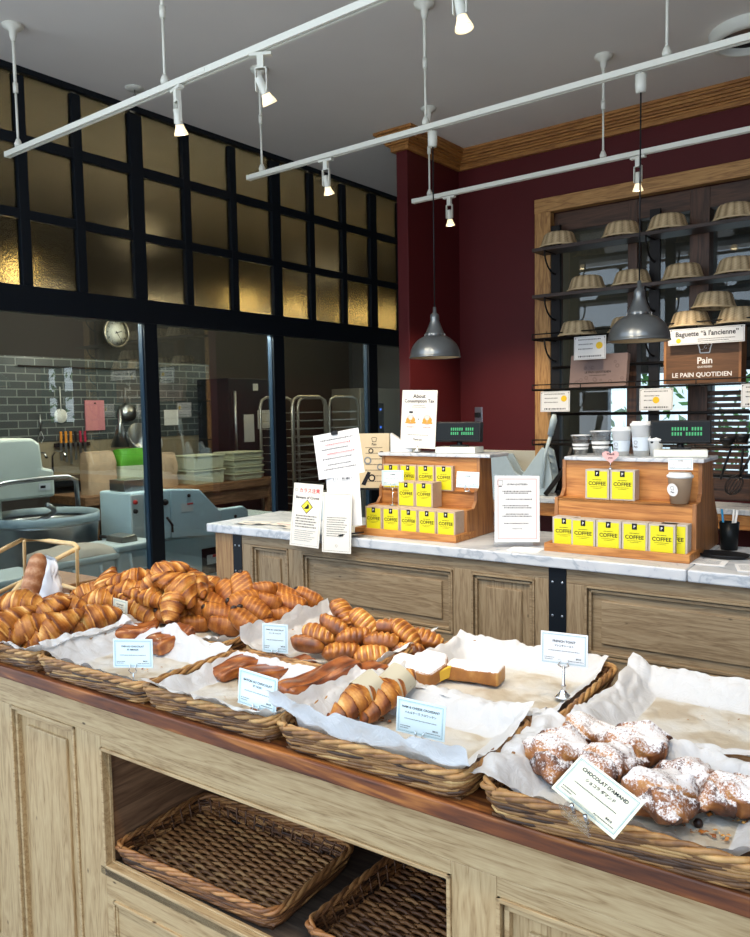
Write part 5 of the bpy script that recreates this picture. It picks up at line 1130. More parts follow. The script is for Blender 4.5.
put('bowl_wall', MB().lathe([(0, 0.0), (0.10, 0.01), (0.19, 0.12), (0.20, 0.20), (0.195, 0.20), (0.09, 0.02), (0, 0.01)], 32, (0, 0, 0.25), M=Matrix.Rotation(0.9, 4, 'Y')), 'steel', sk_); put('funnel', MB().lathe([(0.11, 0.0), (0.02, 0.25), (0.012, 0.40)], 24, (0, -0.2, 0.28)), 'steel', sk_)
put('support', MB().box(-0.12, 0.12, -0.16, 0.16, 0.0, 0.20), 'kitchen_dark', sk_)
rb = thing('rear_kitchen_bench', 'dark sink bench along the kitchen wall with two curved taps', 'bench', T(-7.25, 5.0, 0))
put('bench_top', MB().box(-0.3, 0.3, -1.9, 0.98, 0.92, 0.98), 'black_steel', rb); put('bench_body', MB().box(-0.3, 0.25, -1.9, 0.98, 0, 0.92), 'kitchen_dark', rb)
for y in (-0.98, -0.78):
    put('tap', MB().tube([(-0.1, y, 0.98), (-0.1, y, 1.20), (-0.04, y, 1.25), (0.06, y + 0.03, 1.24), (0.10, y + 0.03, 1.20)], 0.012, 8), 'chrome', rb)

fg = thing('kitchen_fridge', 'tall dark steel refrigerator with taped papers in the kitchen', 'refrigerator', T(-7.0, 6.5, 0))
put('body', MB().box(-0.35, 0.2, -0.42, 0.40, 0, 2.0), 'black_steel', fg, bevel=0.01); put('door_handle', MB().tube([(0.24, -0.36, 1.0), (0.24, -0.36, 1.85)], 0.015, 8), 'steel', fg)
plain('fridge_paper', (0.42, 0.42, 0.42), 0.7)
for k, (y, z, w_, h_) in enumerate(((-0.12, 1.42, 0.16, 0.32), (0.12, 1.52, 0.20, 0.22), (0.30, 1.48, 0.12, 0.30), (0.0, 1.90, 0.08, 0.08))):
    solo('taped_paper', MB().box(0, 0.002, -w_ / 2, w_ / 2, -h_ / 2, h_ / 2), 'fridge_paper', ['long paper taped leftmost on the dark refrigerator', 'wide paper taped in the middle of the refrigerator', 'paper taped at the right of the refrigerator', 'smallest paper, taped near the top of the refrigerator'][k], 'paper', T(-6.798, 6.5 + y, z), 'papers taped to the refrigerator')
def rack(label, y0, y1, x):
    r = thing('tray_rack', label, 'rack trolley', T(x, y0, 0), 'steel tray rack trolleys behind the glass')
    w = y1 - y0
    for dx in (0, 0.5):
        put('hoop_frame', MB().tube([(dx - .5, 0, 0.1), (dx - .5, 0, 1.66), (dx - .5, 0.03, 1.74), (dx - .5, 0.10, 1.77), (dx - .5, w - 0.10, 1.77), (dx - .5, w - 0.03, 1.74), (dx - .5, w, 1.66), (dx - .5, w, 0.1)], 0.017, 8), 'rack_metal', r)
    m = MB()
    for k in range(15):
        z = 0.30 + k * 0.092
        m.box(-0.5, 0.0, 0.012, 0.05, z, z + 0.006); m.box(-0.5, 0.0, w - 0.05, w - 0.012, z, z + 0.006); m.box(-0.02, 0.0, 0.01, w - 0.01, z, z + 0.012)
    put('tray_runner', m, 'rack_metal', r)
    for y in (0, w):
        for dx in (-0.5, 0): put('caster', MB().tube([(dx, y - 0.015, 0.05), (dx, y + 0.015, 0.05)], 0.05, 14).tube([(dx, y, 0.05), (dx, y, 0.12)], 0.01, 6), 'black_plastic', r)
plain('rack_metal', (0.38, 0.36, 0.32), 0.35, 0.8)
rack('left steel tray rack trolley seen through the glass', 6.28, 6.82, -6.0)
rack('right steel tray rack trolley seen through the glass', 6.90, 7.42, -6.0)
ov = thing('deck_oven', 'steel oven front with small blue lights at the right end of the kitchen', 'oven', T(-6.5, 8.6, 0))
put('body', MB().box(-0.5, 0.0, -0.5, 0.55, 0, 1.9), 'rack_metal', ov, bevel=0.01); put('controls', MB().box(0.0, 0.006, -0.12, 0.0, 0.9, 1.7), 'black_steel', ov)
put('blue_light', MB().box(0.007, 0.012, -0.09, -0.06, 1.36, 1.39).box(0.007, 0.012, -0.09, -0.06, 1.60, 1.63), 'blue_led', ov)
for k, (y, z, lab) in enumerate(((3.10, 2.70, 'kitchen ceiling lamp glowing through the leftmost frosted panes'), (5.38, 2.70, 'kitchen lamp glowing low through the middle frosted panes'), (6.07, 2.70, 'kitchen lamp glowing through a lower frosted pane right of the middle one'), (7.07, 2.72, 'kitchen lamp glowing third from the right end of the frosted panes'), (7.60, 2.74, 'kitchen lamp glowing second from the right end of the frosted panes'), (7.95, 2.74, 'kitchen lamp glowing nearest the red wall behind the frosted panes'))):
    r = thing('kitchen_bulb_lamp', lab, 'lamp', T(-5.8, y, z), 'kitchen lamps behind the frosted panes')
    put('globe', MB().lathe([(0.0, -0.045), (0.03, -0.035), (0.045, 0.0), (0.03, 0.035), (0.012, 0.05)], 16), 'kitchen_glow', r)
    put('stem', MB().tube([(0, 0, 0.05), (0, 0, ZC - z)], 0.006, 6), 'black_plastic', r)
    point((-5.8, y, z - 0.08), 5, (1, 0.75, 0.35), 0.05)
# ================================================================ WICKER BASKETS
def make_basket(name, W, D, Hh=0.050, flare=0.016, seed=1, floor_weave=False, mats='wicker', tone0=0.42):
    """rim outline W x D, origin at the middle of the base"""
    rnd = random.Random(seed)
    r = thing(name, '', 'basket', T(0, 0, 0), 'rectangular wicker baskets')
    def per(s, z, off=0.0, ww=W, dd=D):
        k = flare * (1 - z / Hh); w, d, c = ww / 2 - k + off, dd / 2 - k + off, 0.035
        segs = [2 * (w - c), PI * c / 2, 2 * (d - c), PI * c / 2] * 2; tot = sum(segs); x = (s % 1.0) * tot
        cs = [(-(w - c), -d, 1, 0), (w - c, -(d - c), None, -PI / 2), (w, -(d - c), 0, 1), (w - c, d - c, None, 0), (w - c, d, -1, 0), (-(w - c), d - c, None, PI / 2), (-w, d - c, 0, -1), (-(w - c), -(d - c), None, PI)]
        for L_, q in zip(segs, cs):
            if x <= L_:
                if q[2] is None:
                    a = q[3] + x / c; return Vector((q[0] + c * math.cos(a), q[1] + c * math.sin(a), z))
                return Vector((q[0] + q[2] * x, q[1] + q[3] * x, z))
            x -= L_
        return Vector((-(w - c), -d, z))
    tot = 2 * (W + D)
    m = MB(); rows = 6; n_rod = int(tot / 0.060)
    for k in range(rows):
        z = 0.006 + k * (Hh - 0.012) / (rows - 1)
        for i in range(n_rod):
            s0 = (i + (k % 3) / 3 + rnd.uniform(-.04, .04)) / n_rod; ln = 0.165 / tot * rnd.uniform(0.9, 1.1)
            tn = max(0.0, min(1.0, tone0 + rnd.gauss(0, 0.24) + 0.02 * (k - 3))); rr = rnd.uniform(0.0036, 0.0050); pts = []
            for q in range(9):
                t = q / 8
                pts.append(per(s0 + ln * t, z + (0.013 + 0.004 * (k % 2)) * (t - .5) + rnd.uniform(-.0006, .0006), 0.0085 * math.sin(PI * t) - 0.0055 + 0.0012 * (k % 2)))
            m.tube(pts, rr, 5, 0, tn, caps=False)
    nst = int(tot / 0.036)
    for i in range(nst):
        s = i / nst; m.tube([per(s, 0.0, -0.004), per(s, Hh * .5, -0.006), per(s, Hh, -0.004)], 0.003, 5, 0, 0.35, caps=False)
    put('woven_side', m, mats, r)
    m = MB()
    for ph in range(3):
        pts = []; tn = []
        for i in range(nst * 4):
            s = i / (nst * 4); a = 2 * PI * (i / 13.0 + ph / 3)
            p = per(s, Hh, 0.0045 * math.cos(a)); p.z += 0.0046 * math.sin(a) + 0.000; pts.append(p); tn.append(max(0, min(1, tone0 + 0.18 + 0.18 * math.sin(i * 0.21 + ph * 2) + rnd.gauss(0, .05))))
        m.tube(pts, 0.0050, 6, 0, tn, closed=True)
    put('rim', m, mats, r)
    m = MB().box(-W / 2 + flare, W / 2 - flare, -D / 2 + flare, D / 2 - flare, 0.0, 0.004, 0, None, 0.2)
    if floor_weave:
        nv = int((D - 2 * flare) / 0.0105); nu_ = int((W - 2 * flare) / 0.034)
        for j in range(nv):
            y = -D / 2 + flare + 0.006 + j * 0.0105; tn = [max(0, min(1, tone0 + 0.15 + rnd.gauss(0, .13)))] * (nu_ * 4 + 1)
            pts = [(-W / 2 + flare + (W - 2 * flare) * i / (nu_ * 4), y + rnd.uniform(-.0008, .0008), 0.0095 + 0.0042 * math.sin(i * PI / 4 + (j % 2) * PI)) for i in range(nu_ * 4 + 1)]
            m.tube(pts, 0.0050, 5, 0, tn, caps=False)
        for i in range(nu_ + 1):
            x = -W / 2 + flare + (W - 2 * flare) * (i + 0.0) / nu_
            m.tube([(x, -D / 2 + flare, 0.0095), (x, D / 2 - flare, 0.0095)], 0.004, 5, 0, tone0 - .1)
    put('base', m, mats, r)
    return r
BK = {}
def basket(key, u0, u1, v0, v1, label, z=0.9205, rot=0.0, **kw):
    W, D = round(u1 - u0, 3), round(v1 - v0, 3); M_ = CF((u0 + u1) / 2, (v0 + v1) / 2, z, rot)
    kk = (W, D, kw.get('floor_weave', False), kw.get('tone0', .42))
    if kk in BK: return dup(BK[kk], M_ @ (RZ(PI) if kw.get('flip') else Matrix.Identity(4)), label)
    kw.pop('flip', None)
    o = make_basket('wicker_basket', W, D, seed=len(BK) + 1, **kw); o.matrix_basis = M_; o['label'] = label; BK[kk] = o
    return o
FV0, FV1, RV0, RV1 = 1.150, 1.455, 1.475, 1.860
def both(key, u0, u1, v0, v1, lab, plab, **kw):
    basket(key, u0, u1, v0, v1, lab); BOX[key] = (u0, u1, v0, v1)
BOX = {}
for key, u0, u1, v0, v1, lab in (
 ('A', -2.33, -1.895, FV0, FV1, 'wicker basket of plain croissants at the left end of the front row'),
 ('B', -1.89, -1.460, FV0, FV1, 'wicker basket under the two short chocolate danishes, second in the front row'),
 ('C', -1.470, -1.065, FV0, FV1, 'wicker basket under the pair of long dark danishes, in the front row'),
 ('D', -1.052, -0.620, FV0, FV1, 'wicker basket with the ham and cheese croissants, its whole front in view'),
 ('E', -0.585, -0.150, FV0 - 0.015, FV1 - 0.005, 'wicker basket of sugared almond croissants, nearest the camera'),
 ('F', -1.970, -1.535, RV0, RV1, 'wicker basket heaped with chocolate rolls, in the rear row'),
 ('F2', -2.415, -1.98, RV0, RV1, 'wicker basket heaped with croissants at the left of the rear row'),
 ('G', -1.460, -1.080, RV0, RV1, 'wicker basket of ribbed apple turnovers in the rear row'),
 ('H', -1.020, -0.580, RV0, RV1, 'wicker basket with the sugared french toasts in the rear row'),
 ('I', -0.535, -0.100, RV0, RV1, 'wicker basket holding only empty white paper, at the right of the rear row')):
    basket(key, u0, u1, v0, v1, lab); BOX[key] = (u0, u1, v0, v1)
basket('S1', -1.665, -1.135, 1.205, 1.525, 'empty wicker basket on the shelf inside the counter, fully in view', 0.4525, 0.03, floor_weave=True, tone0=0.46, mats='wicker_red')
basket('S2', -1.045, -0.675, 1.215, 1.60, 'empty wicker basket cut off by the right side of the counter opening', 0.4525, -0.04, floor_weave=True, tone0=0.36, mats='wicker_red')

# ---------------------------------------------------------------- crumpled paper liners
def liner(label, u0, u1, v0, v1, l=0.02, r=0.02, f=0.02, b=0.03, angs=(0.5, 0.5, 0.35, 0.9), peaks=(), seed=0, z0=0.9345, stain=1.0, low=()):
    """inner floor of the basket; l,r,f,b = paper length above the rim on each side; angs = how steeply it goes on above the rim"""
    iu0, iu1, iv0, iv1 = u0 + 0.064, u1 - 0.064, v0 + 0.064, v1 - 0.064
    wl = 0.078
    def side(d, ang, hk):
        d0 = min(d, wl); d1 = max(0, d - wl)
        t = d0 / wl; return 0.80 * d0 + math.cos(ang) * d1, 0.048 * (t * t * (3 - 2 * t) * 0.6 + t * 0.4) + math.sin(ang) * d1
    L_, R_, F_, B_ = wl + l, wl + r, wl + f, wl + b
    NU, NV = 120, 100
    cu, cv = (u0 + u1) / 2, (v0 + v1) / 2
    def fn(a, c):
        x = iu0 - L_ + (iu1 - iu0 + L_ + R_) * a; y = iv0 - F_ + (iv1 - iv0 + F_ + B_) * c
        ox = oy = 0; zx = zy = 0; nn = noise.noise(Vector((x * 6, y * 6, seed * 3.1)))
        px_, py_ = min(max(x, iu0), iu1), min(max(y, iv0), iv1)
        ex = 1 + 0.12 * noise.noise(Vector((y * 9, seed, 1.0))); ey = 1 + 0.12 * noise.noise(Vector((x * 9, seed, 5.0)))
        if x < iu0: o_, zx = side((iu0 - x) * ex, angs[0], 1); px_ = iu0 - o_
        elif x > iu1: o_, zx = side((x - iu1) * ex, angs[1], 1); px_ = iu1 + o_
        if y < iv0: o_, zy = side((iv0 - y) * ey, angs[2], 1); py_ = iv0 - o_
        elif y > iv1: o_, zy = side((y - iv1) * ey, angs[3], 1); py_ = iv1 + o_
        zz = (zx ** 3 + zy ** 3) ** (1 / 3) if zx and zy else zx + zy
        # soft fold where floor meets wall, large creases and small crumples
        cr1 = abs(noise.noise(Vector((x * 11 + 3, y * 11, seed * 2.0)))) ; cr2 = abs(noise.noise(Vector((x * 30, y * 22, seed + 9.0)))) + 0.8 * abs(noise.noise(Vector((x * 17 + y * 9, y * 19, seed + 4.0))))
        zz += 0.001 + 0.012 * cr1 * (0.35 + min(1, zz / 0.04)) + 0.008 * cr2 * (0.5 + min(1, zz / 0.04)) - 0.006 * min(1, zz / 0.04)
        wob = 0.012 * min(1, zz / 0.06)
        px_ += wob * noise.noise(Vector((x * 14, y * 14, seed + 20.0))); py_ += wob * noise.noise(Vector((x * 14, y * 14, seed + 30.0)))
        for (pu, pv, ph, pr) in peaks:
            d2 = ((px_ - pu) ** 2 + (py_ - pv) ** 2) / pr ** 2
            if d2 < 9 and zz > 0.03: zz += ph * math.exp(-d2)
        return (px_ - cu, py_ - cv, zz)
    def tn(a, c):
        x = iu0 - L_ + (iu1 - iu0 + L_ + R_) * a; y = iv0 - F_ + (iv1 - iv0 + F_ + B_) * c
        return stain if iu0 < x < iu1 and iv0 < y < iv1 else 0.15
    return solo('paper_liner', MB().grid(fn, NU, NV, 0, tn), 'greaseproof_paper', label, 'paper', CF(cu, cv, z0), 'white paper liners in the baskets')
liner('white paper under the leftmost croissants of the front row', *BOX['A'], 0.0, 0.02, 0.004, 0.0, (0.2, 0.4, -0.3, 0.3), seed=1)
liner('white paper around the two short chocolate danishes, with a peak behind them', *BOX['B'], 0.03, -0.022, -0.024, 0.0, (0.5, 0.2, 0.2, 0.5), ((-1.70, 1.47, 0.040, 0.045),), seed=2)
liner('white paper under the pair of long dark danishes', *BOX['C'], -0.024, -0.01, 0.016, -0.01, (0.5, 0.3, 0.3, 0.2), seed=3)
liner('white paper around the ham and cheese croissants, its folded edge over the basket front', *BOX['D'], 0.025, 0.004, 0.046, 0.0, (0.9, 0.3, 1.25, 0.1), ((-1.02, 1.17, 0.018, 0.05), (-0.62, 1.44, 0.015, 0.05)), seed=4)
liner('white paper under the sugared almond croissants', *BOX['E'], 0.035, 0.0, -0.028, 0.004, (-0.3, 0.4, 0.5, 0.2), seed=5, stain=1.05)
liner('white paper under the heap of chocolate rolls', *BOX['F'], 0.0, 0.0, 0.01, 0.0, (0.3, 0.3, -0.2, 0.3), seed=6)
liner('white paper under the heap of croissants in the rear row', *BOX['F2'], 0.0, 0.0, 0.0, 0.0, seed=7)
liner('white paper around the apple turnovers, one tall flap at their left', *BOX['G'], 0.042, 0.0, -0.004, 0.0, (1.35, 0.5, 0.0, 0.3), seed=8)
liner('white paper spread wide under the sugared french toasts', *BOX['H'], 0.0, -0.032, 0.03, 0.008, (0.2, -0.1, -0.1, 0.4), seed=9)
liner('empty crumpled white paper in the right rear basket', *BOX['I'], 0.012, 0.0, 0.02, 0.008, (0.3, 0.2, -0.1, 0.6), ((-0.53, 1.86, 0.008, 0.05),), seed=10, stain=1.05)

# ---------------------------------------------------------------- pastry shapes (long axis = x, origin at the centre)
def nz(v, s, seed): return noise.noise(Vector((v[0] * s, v[1] * s, v[2] * s + seed * 7.3)))
def croissant_mesh(seed, Ln=0.150, R=0.034, bend=0.6, bands=3.5, mat='crust', lump=0.004, flat=0.8, name='croissant'):
    rnd = random.Random(seed); N1, N2 = 110, 28; V = []; Tn = []
    asym = rnd.uniform(-.12, .12); ph0 = rnd.uniform(0, 6)
    for i in range(N1 + 1):
        t = -1 + 2 * i / N1
        th = t * bend; cx = Ln / 2 * math.sin(th) / math.sin(bend); cy = Ln / 2 * (math.cos(th) - math.cos(bend)) / math.sin(bend) - 0.02
        tt = t + asym * (1 - t * t)
        base = R * (max(0.0, 1 - abs(tt) ** 1.45) ** 0.80) + 0.0065 * (1 - abs(t) ** 8)
        for j in range(N2):
            ph = 2 * PI * j / N2
            s = (abs(tt) ** 0.9) * bands + 0.30 * math.sin(ph + ph0) * (1 if tt > 0 else -1) + 0.08 * math.sin(2 * ph + seed); fr = s - math.floor(s)
            step = 1.15 - 0.27 * fr ** 1.4
            if s < 0.8: step = 1.14 - 0.05 * s
            r_ = base * step
            y = r_ * math.cos(ph); z = r_ * math.sin(ph) * flat
            p = Vector((cx + y * -math.sin(th) * -1 * 0, cy + y, z)); n_ = nz(p, 38, seed)
            p += Vector((math.sin(th) * y * -0.6, 0, 0)); p.y += lump * n_; p.z += lump * nz(p, 30, seed + 3)
            if p.z < -R * 0.62: p.z = -R * 0.62
            V.append(p)
            edge = math.exp(-((fr - 0.04) / 0.10) ** 2); 
            tn = 0.31 + 0.50 * fr ** 1.5 - 0.22 * edge + 0.42 * n_ + 0.12 * math.sin(ph) + 0.05 * math.sin(fr * 26 + 3 * n_)
            if abs(t) > 0.86: tn -= 0.3 * (abs(t) - 0.86) / 0.14
            Tn.append(max(0, min(1, tn)))
    Fc = [(i * N2 + j, (i + 1) * N2 + j, (i + 1) * N2 + (j + 1) % N2, i * N2 + (j + 1) % N2) for i in range(N1) for j in range(N2)]
    Fc += [tuple(range(N2)), tuple(range((N1 + 1) * N2 - 1, N1 * N2 - 1, -1))]
    return MB().add(V, Fc, 0, Tn, True).mesh(name, [mat])
def roll_mesh(seed, Ln, W, Hh, tone_fn, shape_fn, mat, name, N1=64, N2=28, pw=2.6, ends=6):
    V = []; Tn = []
    for i in range(N1 + 1):
        t = -1 + 2 * i / N1; e = max(0.0, 1 - abs(t) ** ends) ** 0.5
        e = 0.30 + 0.70 * e if abs(t) < 1 else 0.30
        for j in range(N2):
            ph = 2 * PI * j / N2; c, s = math.cos(ph), math.sin(ph)
            y = math.copysign(abs(c) ** (2 / pw), c) * W / 2 * e; z = math.copysign(abs(s) ** (2 / pw), s) * Hh / 2 * e
            p = Vector((t * Ln / 2, y, z)); p = Vector(shape_fn(p, t, ph)); V.append(p); Tn.append(max(0, min(1, tone_fn(p, t, ph))))
    Fc = [(i * N2 + j, (i + 1) * N2 + j, (i + 1) * N2 + (j + 1) % N2, i * N2 + (j + 1) % N2) for i in range(N1) for j in range(N2)]
    Fc += [tuple(range(N2)), tuple(range((N1 + 1) * N2 - 1, N1 * N2 - 1, -1))]
    return MB().add(V, Fc, 0, Tn, True).mesh(name, [mat])
def pain_mesh(seed):
    def sh(p, t, ph):
        g = 0.0003 * math.sin(p.x * 420 + p.y * 200 + seed) * max(0, math.sin(ph))
        return (p.x, p.y + 0.003 * nz(p, 30, seed), p.z + g + 0.004 * nz(p, 24, seed + 2) + 0.004 * math.sin(p.y * 60 + seed) * (1 if p.z > 0 else 0))
    def tn(p, t, ph): 
        s = 0.5 + 0.5 * math.sin(p.x * 420 + p.y * 200 + seed)
        return 0.38 + 0.36 * s ** 4 * max(0.2, math.sin(ph)) + 0.22 * nz(p, 30, seed) - 0.22 * (abs(t) > .9)
    return roll_mesh(seed, 0.100, 0.066, 0.050, tn, sh, 'crust', 'chocolate_roll', N1=96, ends=2.8)
def turnover_mesh(seed):
    def sh(p, t, ph):
        rib = abs(math.cos(t * PI * 2.9 + 0.25 * math.cos(ph))) ** .7; up = max(0, math.sin(ph - (0.5 if seed % 2 else -0.5))) ** .6
        return (p.x + 0.006 * math.sin(ph) * math.sin(seed), p.y * (1 - 0.10 * (1 - rib) * up), p.z * (1 - 0.26 * (1 - rib) * up) + 0.003 * nz(p, 26, seed))
    def tn(p, t, ph):
        rib = abs(math.cos(t * PI * 2.9 + 0.25 * math.cos(ph))) ** .7; return 0.30 + 0.60 * (1 - rib) ** 1.2 * max(0.1, math.sin(ph)) + 0.35 * nz(p, 34, seed) - (0.15 if math.sin(ph) < 0.3 else 0) + (0.12 if seed % 3 == 0 else 0)
    return roll_mesh(seed, 0.104, 0.064, 0.052, tn, sh, 'crust_light', 'apple_turnover', pw=2.4, ends=2.6)
def baton_mesh(seed, Ln=0.17, W=0.062, Hh=0.032, bend=0.010, mat='crust_dark'):
    def sh(p, t, ph):
        g = 0.0014 * math.sin(p.y * 420 + 3 * math.sin(t * 3 + seed)); 
        return (p.x, p.y * (1 + 0.06 * math.cos(t * 5 + seed)) + bend * math.sin(t * 2.6 + seed), p.z + g * (p.z > 0) + 0.005 * math.sin(t * 3.4 + seed * 2) * (p.z > 0) + 0.002 * nz(p, 30, seed))
    def tn(p, t, ph): return 0.48 + 0.16 * math.sin(p.y * 420 + 3 * math.sin(t * 3 + seed)) + 0.55 * nz(Vector((p.x * .22, p.y, p.z)), 95, seed) + (0.12 if p.z < 0 else 0)
    return roll_mesh(seed, Ln, W, Hh, tn, sh, mat, 'danish_bar', N1=80, N2=44, pw=5.0, ends=16)
CR = [croissant_mesh(s, 0.158 + 0.005 * (s % 3), 0.034 + 0.0015 * (s % 4), 0.30 + 0.16 * (s % 4), 3.1 + 0.3 * (s % 3), lump=0.006) for s in range(1, 8)]
PN = [pain_mesh(s) for s in range(1, 6)]
TO = [turnover_mesh(s) for s in range(1, 6)]
choc_me = MB().lathe([(0, -0.006), (0.007, -0.004), (0.009, 0.0), (0.006, 0.005), (0, 0.007)], 10).mesh('chocolate_tip', ['chocolate'])
def turn(roll=0.0, pitch=0.0): return Matrix.Rotation(pitch, 4, 'Y') @ Matrix.Rotation(roll, 4, 'X')
def lay(kind, mesh, p, lab, cat, grp, roll=0.0, pitch=0.0, sc=1.0):
    u_, v_, z_, hd = p[:4]
    if len(p) > 4: pitch += p[4]
    o = bpy.data.objects.new(kind, mesh); COL.objects.link(o)
    o.matrix_basis = CF(u_, v_, z_, hd) @ turn(roll, pitch) @ Matrix.Scale(sc, 4); props(o, lab, cat, grp); return o
G1, G2, G3 = 'plain croissants heaped in the left baskets', 'chocolate rolls heaped in the rear basket', 'ribbed apple turnovers in the rear basket'
CL = [
 ((-2.1750, 1.2740, 1.045, 0.665, -0.045), 0, 'croissant lying across the others at the left edge, just below the baguette'),
 ((-2.1180, 1.1950, 1.0, 1.489, -0.652), 1, 'croissant half cut off by the left edge of the picture'),
 ((-2.0830, 1.2310, 0.985, 1.107, -0.437), 2, 'croissant in the front left basket, its tip toward the paper at the left'),
 ((-2.1140, 1.3140, 1.02, 0.990, -0.347), 3, 'dark croissant between the one by the baguette and the front ones'),
 ((-2.0410, 1.2920, 0.985, 1.169, -0.481), 4, 'croissant in the middle of the front left basket, pointing down to the left'),
 ((-2.1410, 1.3980, 1.01, 0.604, 0.017), 5, 'croissant behind the middle one of the front left basket'),
 ((-2.0000, 1.3960, 0.99, 1.018, -0.370), 6, 'plump croissant at the right of the front left basket'),
 ((-2.0940, 1.4960, 1.02, 0.702, -0.082), 0, 'croissant just left of the small cream card'),
 ((-2.1590, 1.5180, 1.03, 0.855, -0.228), 1, 'croissant behind and left of the small cream card'),
 ((-2.1250, 1.5690, 1.04, 2.862, -0.665), 2, 'small croissant tip standing out on the left slope of the heap'),
 ((-2.0920, 1.5740, 1.02, 0.727, -0.106), 3, 'croissant directly behind the small cream card'),
 ((-2.0590, 1.6050, 1.07, 0.790, -0.167), 4, 'croissant on the left shoulder of the heap'),
 ((-2.0320, 1.5750, 1.04, 0.604, 0.017), 5, 'croissant in the middle of the left slope of the heap'),
 ((-1.9180, 1.6050, 1.095, 0.962, -0.323), 6, 'large croissant topping the heap in front of the dark post'),
 ((-1.9340, 1.5650, 1.035, 0.353, 0.259), 0, 'croissant lying low in the heap, pointing down to the right'),
 ((-1.9560, 1.5540, 1.0, 0.146, 0.429), 1, 'light golden croissant right of the small cream card'),
 ((-1.8440, 1.5990, 1.07, 0.218, 0.374), 2, 'croissant right below the topmost one'),
 ((-1.8410, 1.5750, 1.035, 1.812, -0.749), 3, 'round-looking croissant low in the heap, above the paper peak'),
 ((-1.8510, 1.6660, 1.075, -0.010, 0.532), 4, 'croissant on the right shoulder of the heap before the sheeting machine'),
 ((-1.9410, 1.6110, 1.05, 0.727, -0.106), 5, 'croissant in the core of the heap under the topmost one'),
 ((-1.8520, 1.6820, 1.04, -0.094, 0.580), 6, 'croissant on the right slope of the heap, next to the chocolate rolls'),
 ((-1.8850, 1.7680, 1.035, 0.353, 0.259), 0, 'croissant half hidden behind the leftmost chocolate rolls'),
]
for k, (p, m_, lab) in enumerate(CL): lay('croissant', CR[m_], p, lab, 'croissant', G1, roll=0.25 * math.sin(k * 2.1), pitch=0.10 * math.sin(k * 1.3), sc=(1.20 if k < 7 else 1.06) + 0.06 * math.sin(k * 1.7))
for k, (p, lab) in enumerate((((-2.1890, 1.4560, 0.962, 1.837), 'croissant buried beneath the front left heap'), ((-2.1810, 1.6400, 0.965, 0.547), 'croissant at the bottom of the heap behind the cream card'), ((-2.1500, 1.7390, 0.965, 2.034), 'croissant at the bottom in the middle of the rear heap'), ((-2.0450, 1.8020, 0.965, -0.263), 'croissant at the bottom right of the rear heap'), ((-2.3350, 1.3760, 0.97, 1.316), 'croissant at the bottom of the left heap'), ((-2.0790, 1.7460, 1.0, 1.326), 'croissant inside the heap below the topmost one'))):
    lay('croissant', CR[(k + 2) % 7], p, lab, 'croissant', G1)
PL = [
 ((-1.8660, 1.5910, 0.985, 0.542, 0.078), 'chocolate roll right above the paper peak, its filling at the left'),
 ((-1.8540, 1.6320, 0.99, 0.070, 0.482), 'chocolate roll with a broad dark filling, left of the others'),
 ((-1.8140, 1.6500, 1.01, 0.070, 0.482), 'large chocolate roll pointing down to the right near the croissants'),
 ((-1.8000, 1.6230, 0.965, 0.505, 0.115), 'pale striped chocolate roll at the lower left of the heap'),
 ((-1.7830, 1.6830, 1.01, 0.146, 0.429), 'chocolate roll on the left slope with one dark spot in front'),
 ((-1.7750, 1.7440, 1.03, -0.280, 0.665), 'darker chocolate roll between croissants and rolls at the heap top'),
 ((-1.7350, 1.6610, 0.99, 0.353, 0.259), 'chocolate roll mostly covered by its neighbours in the middle left'),
 ((-1.6850, 1.6400, 0.965, 0.455, 0.163), 'long pale chocolate roll lowest in the heap, at the paper edge'),
 ((-1.5960, 1.6300, 0.995, 0.039, 0.502), 'long brown chocolate roll leaning down to the right at the front'),
 ((-1.7300, 1.7580, 1.055, -0.603, 0.755), 'chocolate roll seen end-on, highest of the heap'),
 ((-1.6980, 1.7310, 1.02, 0.790, -0.167), 'chocolate roll lying below the highest one'),
 ((-1.6430, 1.7270, 1.0, -0.010, 0.532), 'chocolate roll in the middle front, its dark spot at the upper left'),
 ((-1.6950, 1.8060, 1.04, 0.665, -0.045), 'chocolate roll right of the highest one'),
 ((-1.6500, 1.7830, 1.015, 0.353, 0.259), 'chocolate roll in the centre right of the heap with a dark double spot'),
 ((-1.6460, 1.8540, 1.02, 0.286, 0.317), 'chocolate roll third from the right end of the heap'),
 ((-1.6080, 1.8430, 0.995, 0.417, 0.199), 'chocolate roll second from the right end, above the paper flap'),
 ((-1.6220, 1.9490, 0.99, 0.146, 0.429), 'chocolate roll at the right end of the heap against the counter panels'),
 ((-1.6210, 1.7960, 0.975, 0.480, 0.139), 'chocolate roll low behind the tall paper flap'),
 ((-1.6230, 1.7290, 0.965, 0.218, 0.374), 'chocolate roll at the front right foot of the heap'),
]
for k, (p, lab) in enumerate(PL):
    o = lay('chocolate_roll', PN[k % 5], p, lab, 'pastry', G2, roll=0.2 * math.sin(k * 2.3), pitch=0.05 * math.sin(k * 1.1), sc=1.08)
    for sx in (-1,):
        for dy in (-0.012, 0.013)[k % 2:]: put('chocolate_filling', choc_me, None, o, T(sx * 0.043, dy * (1 if k % 2 == 0 else 0.3), 0.0135) @ Matrix.Rotation(-0.8, 4, 'Y') @ Matrix.Scale(1.1, 4))
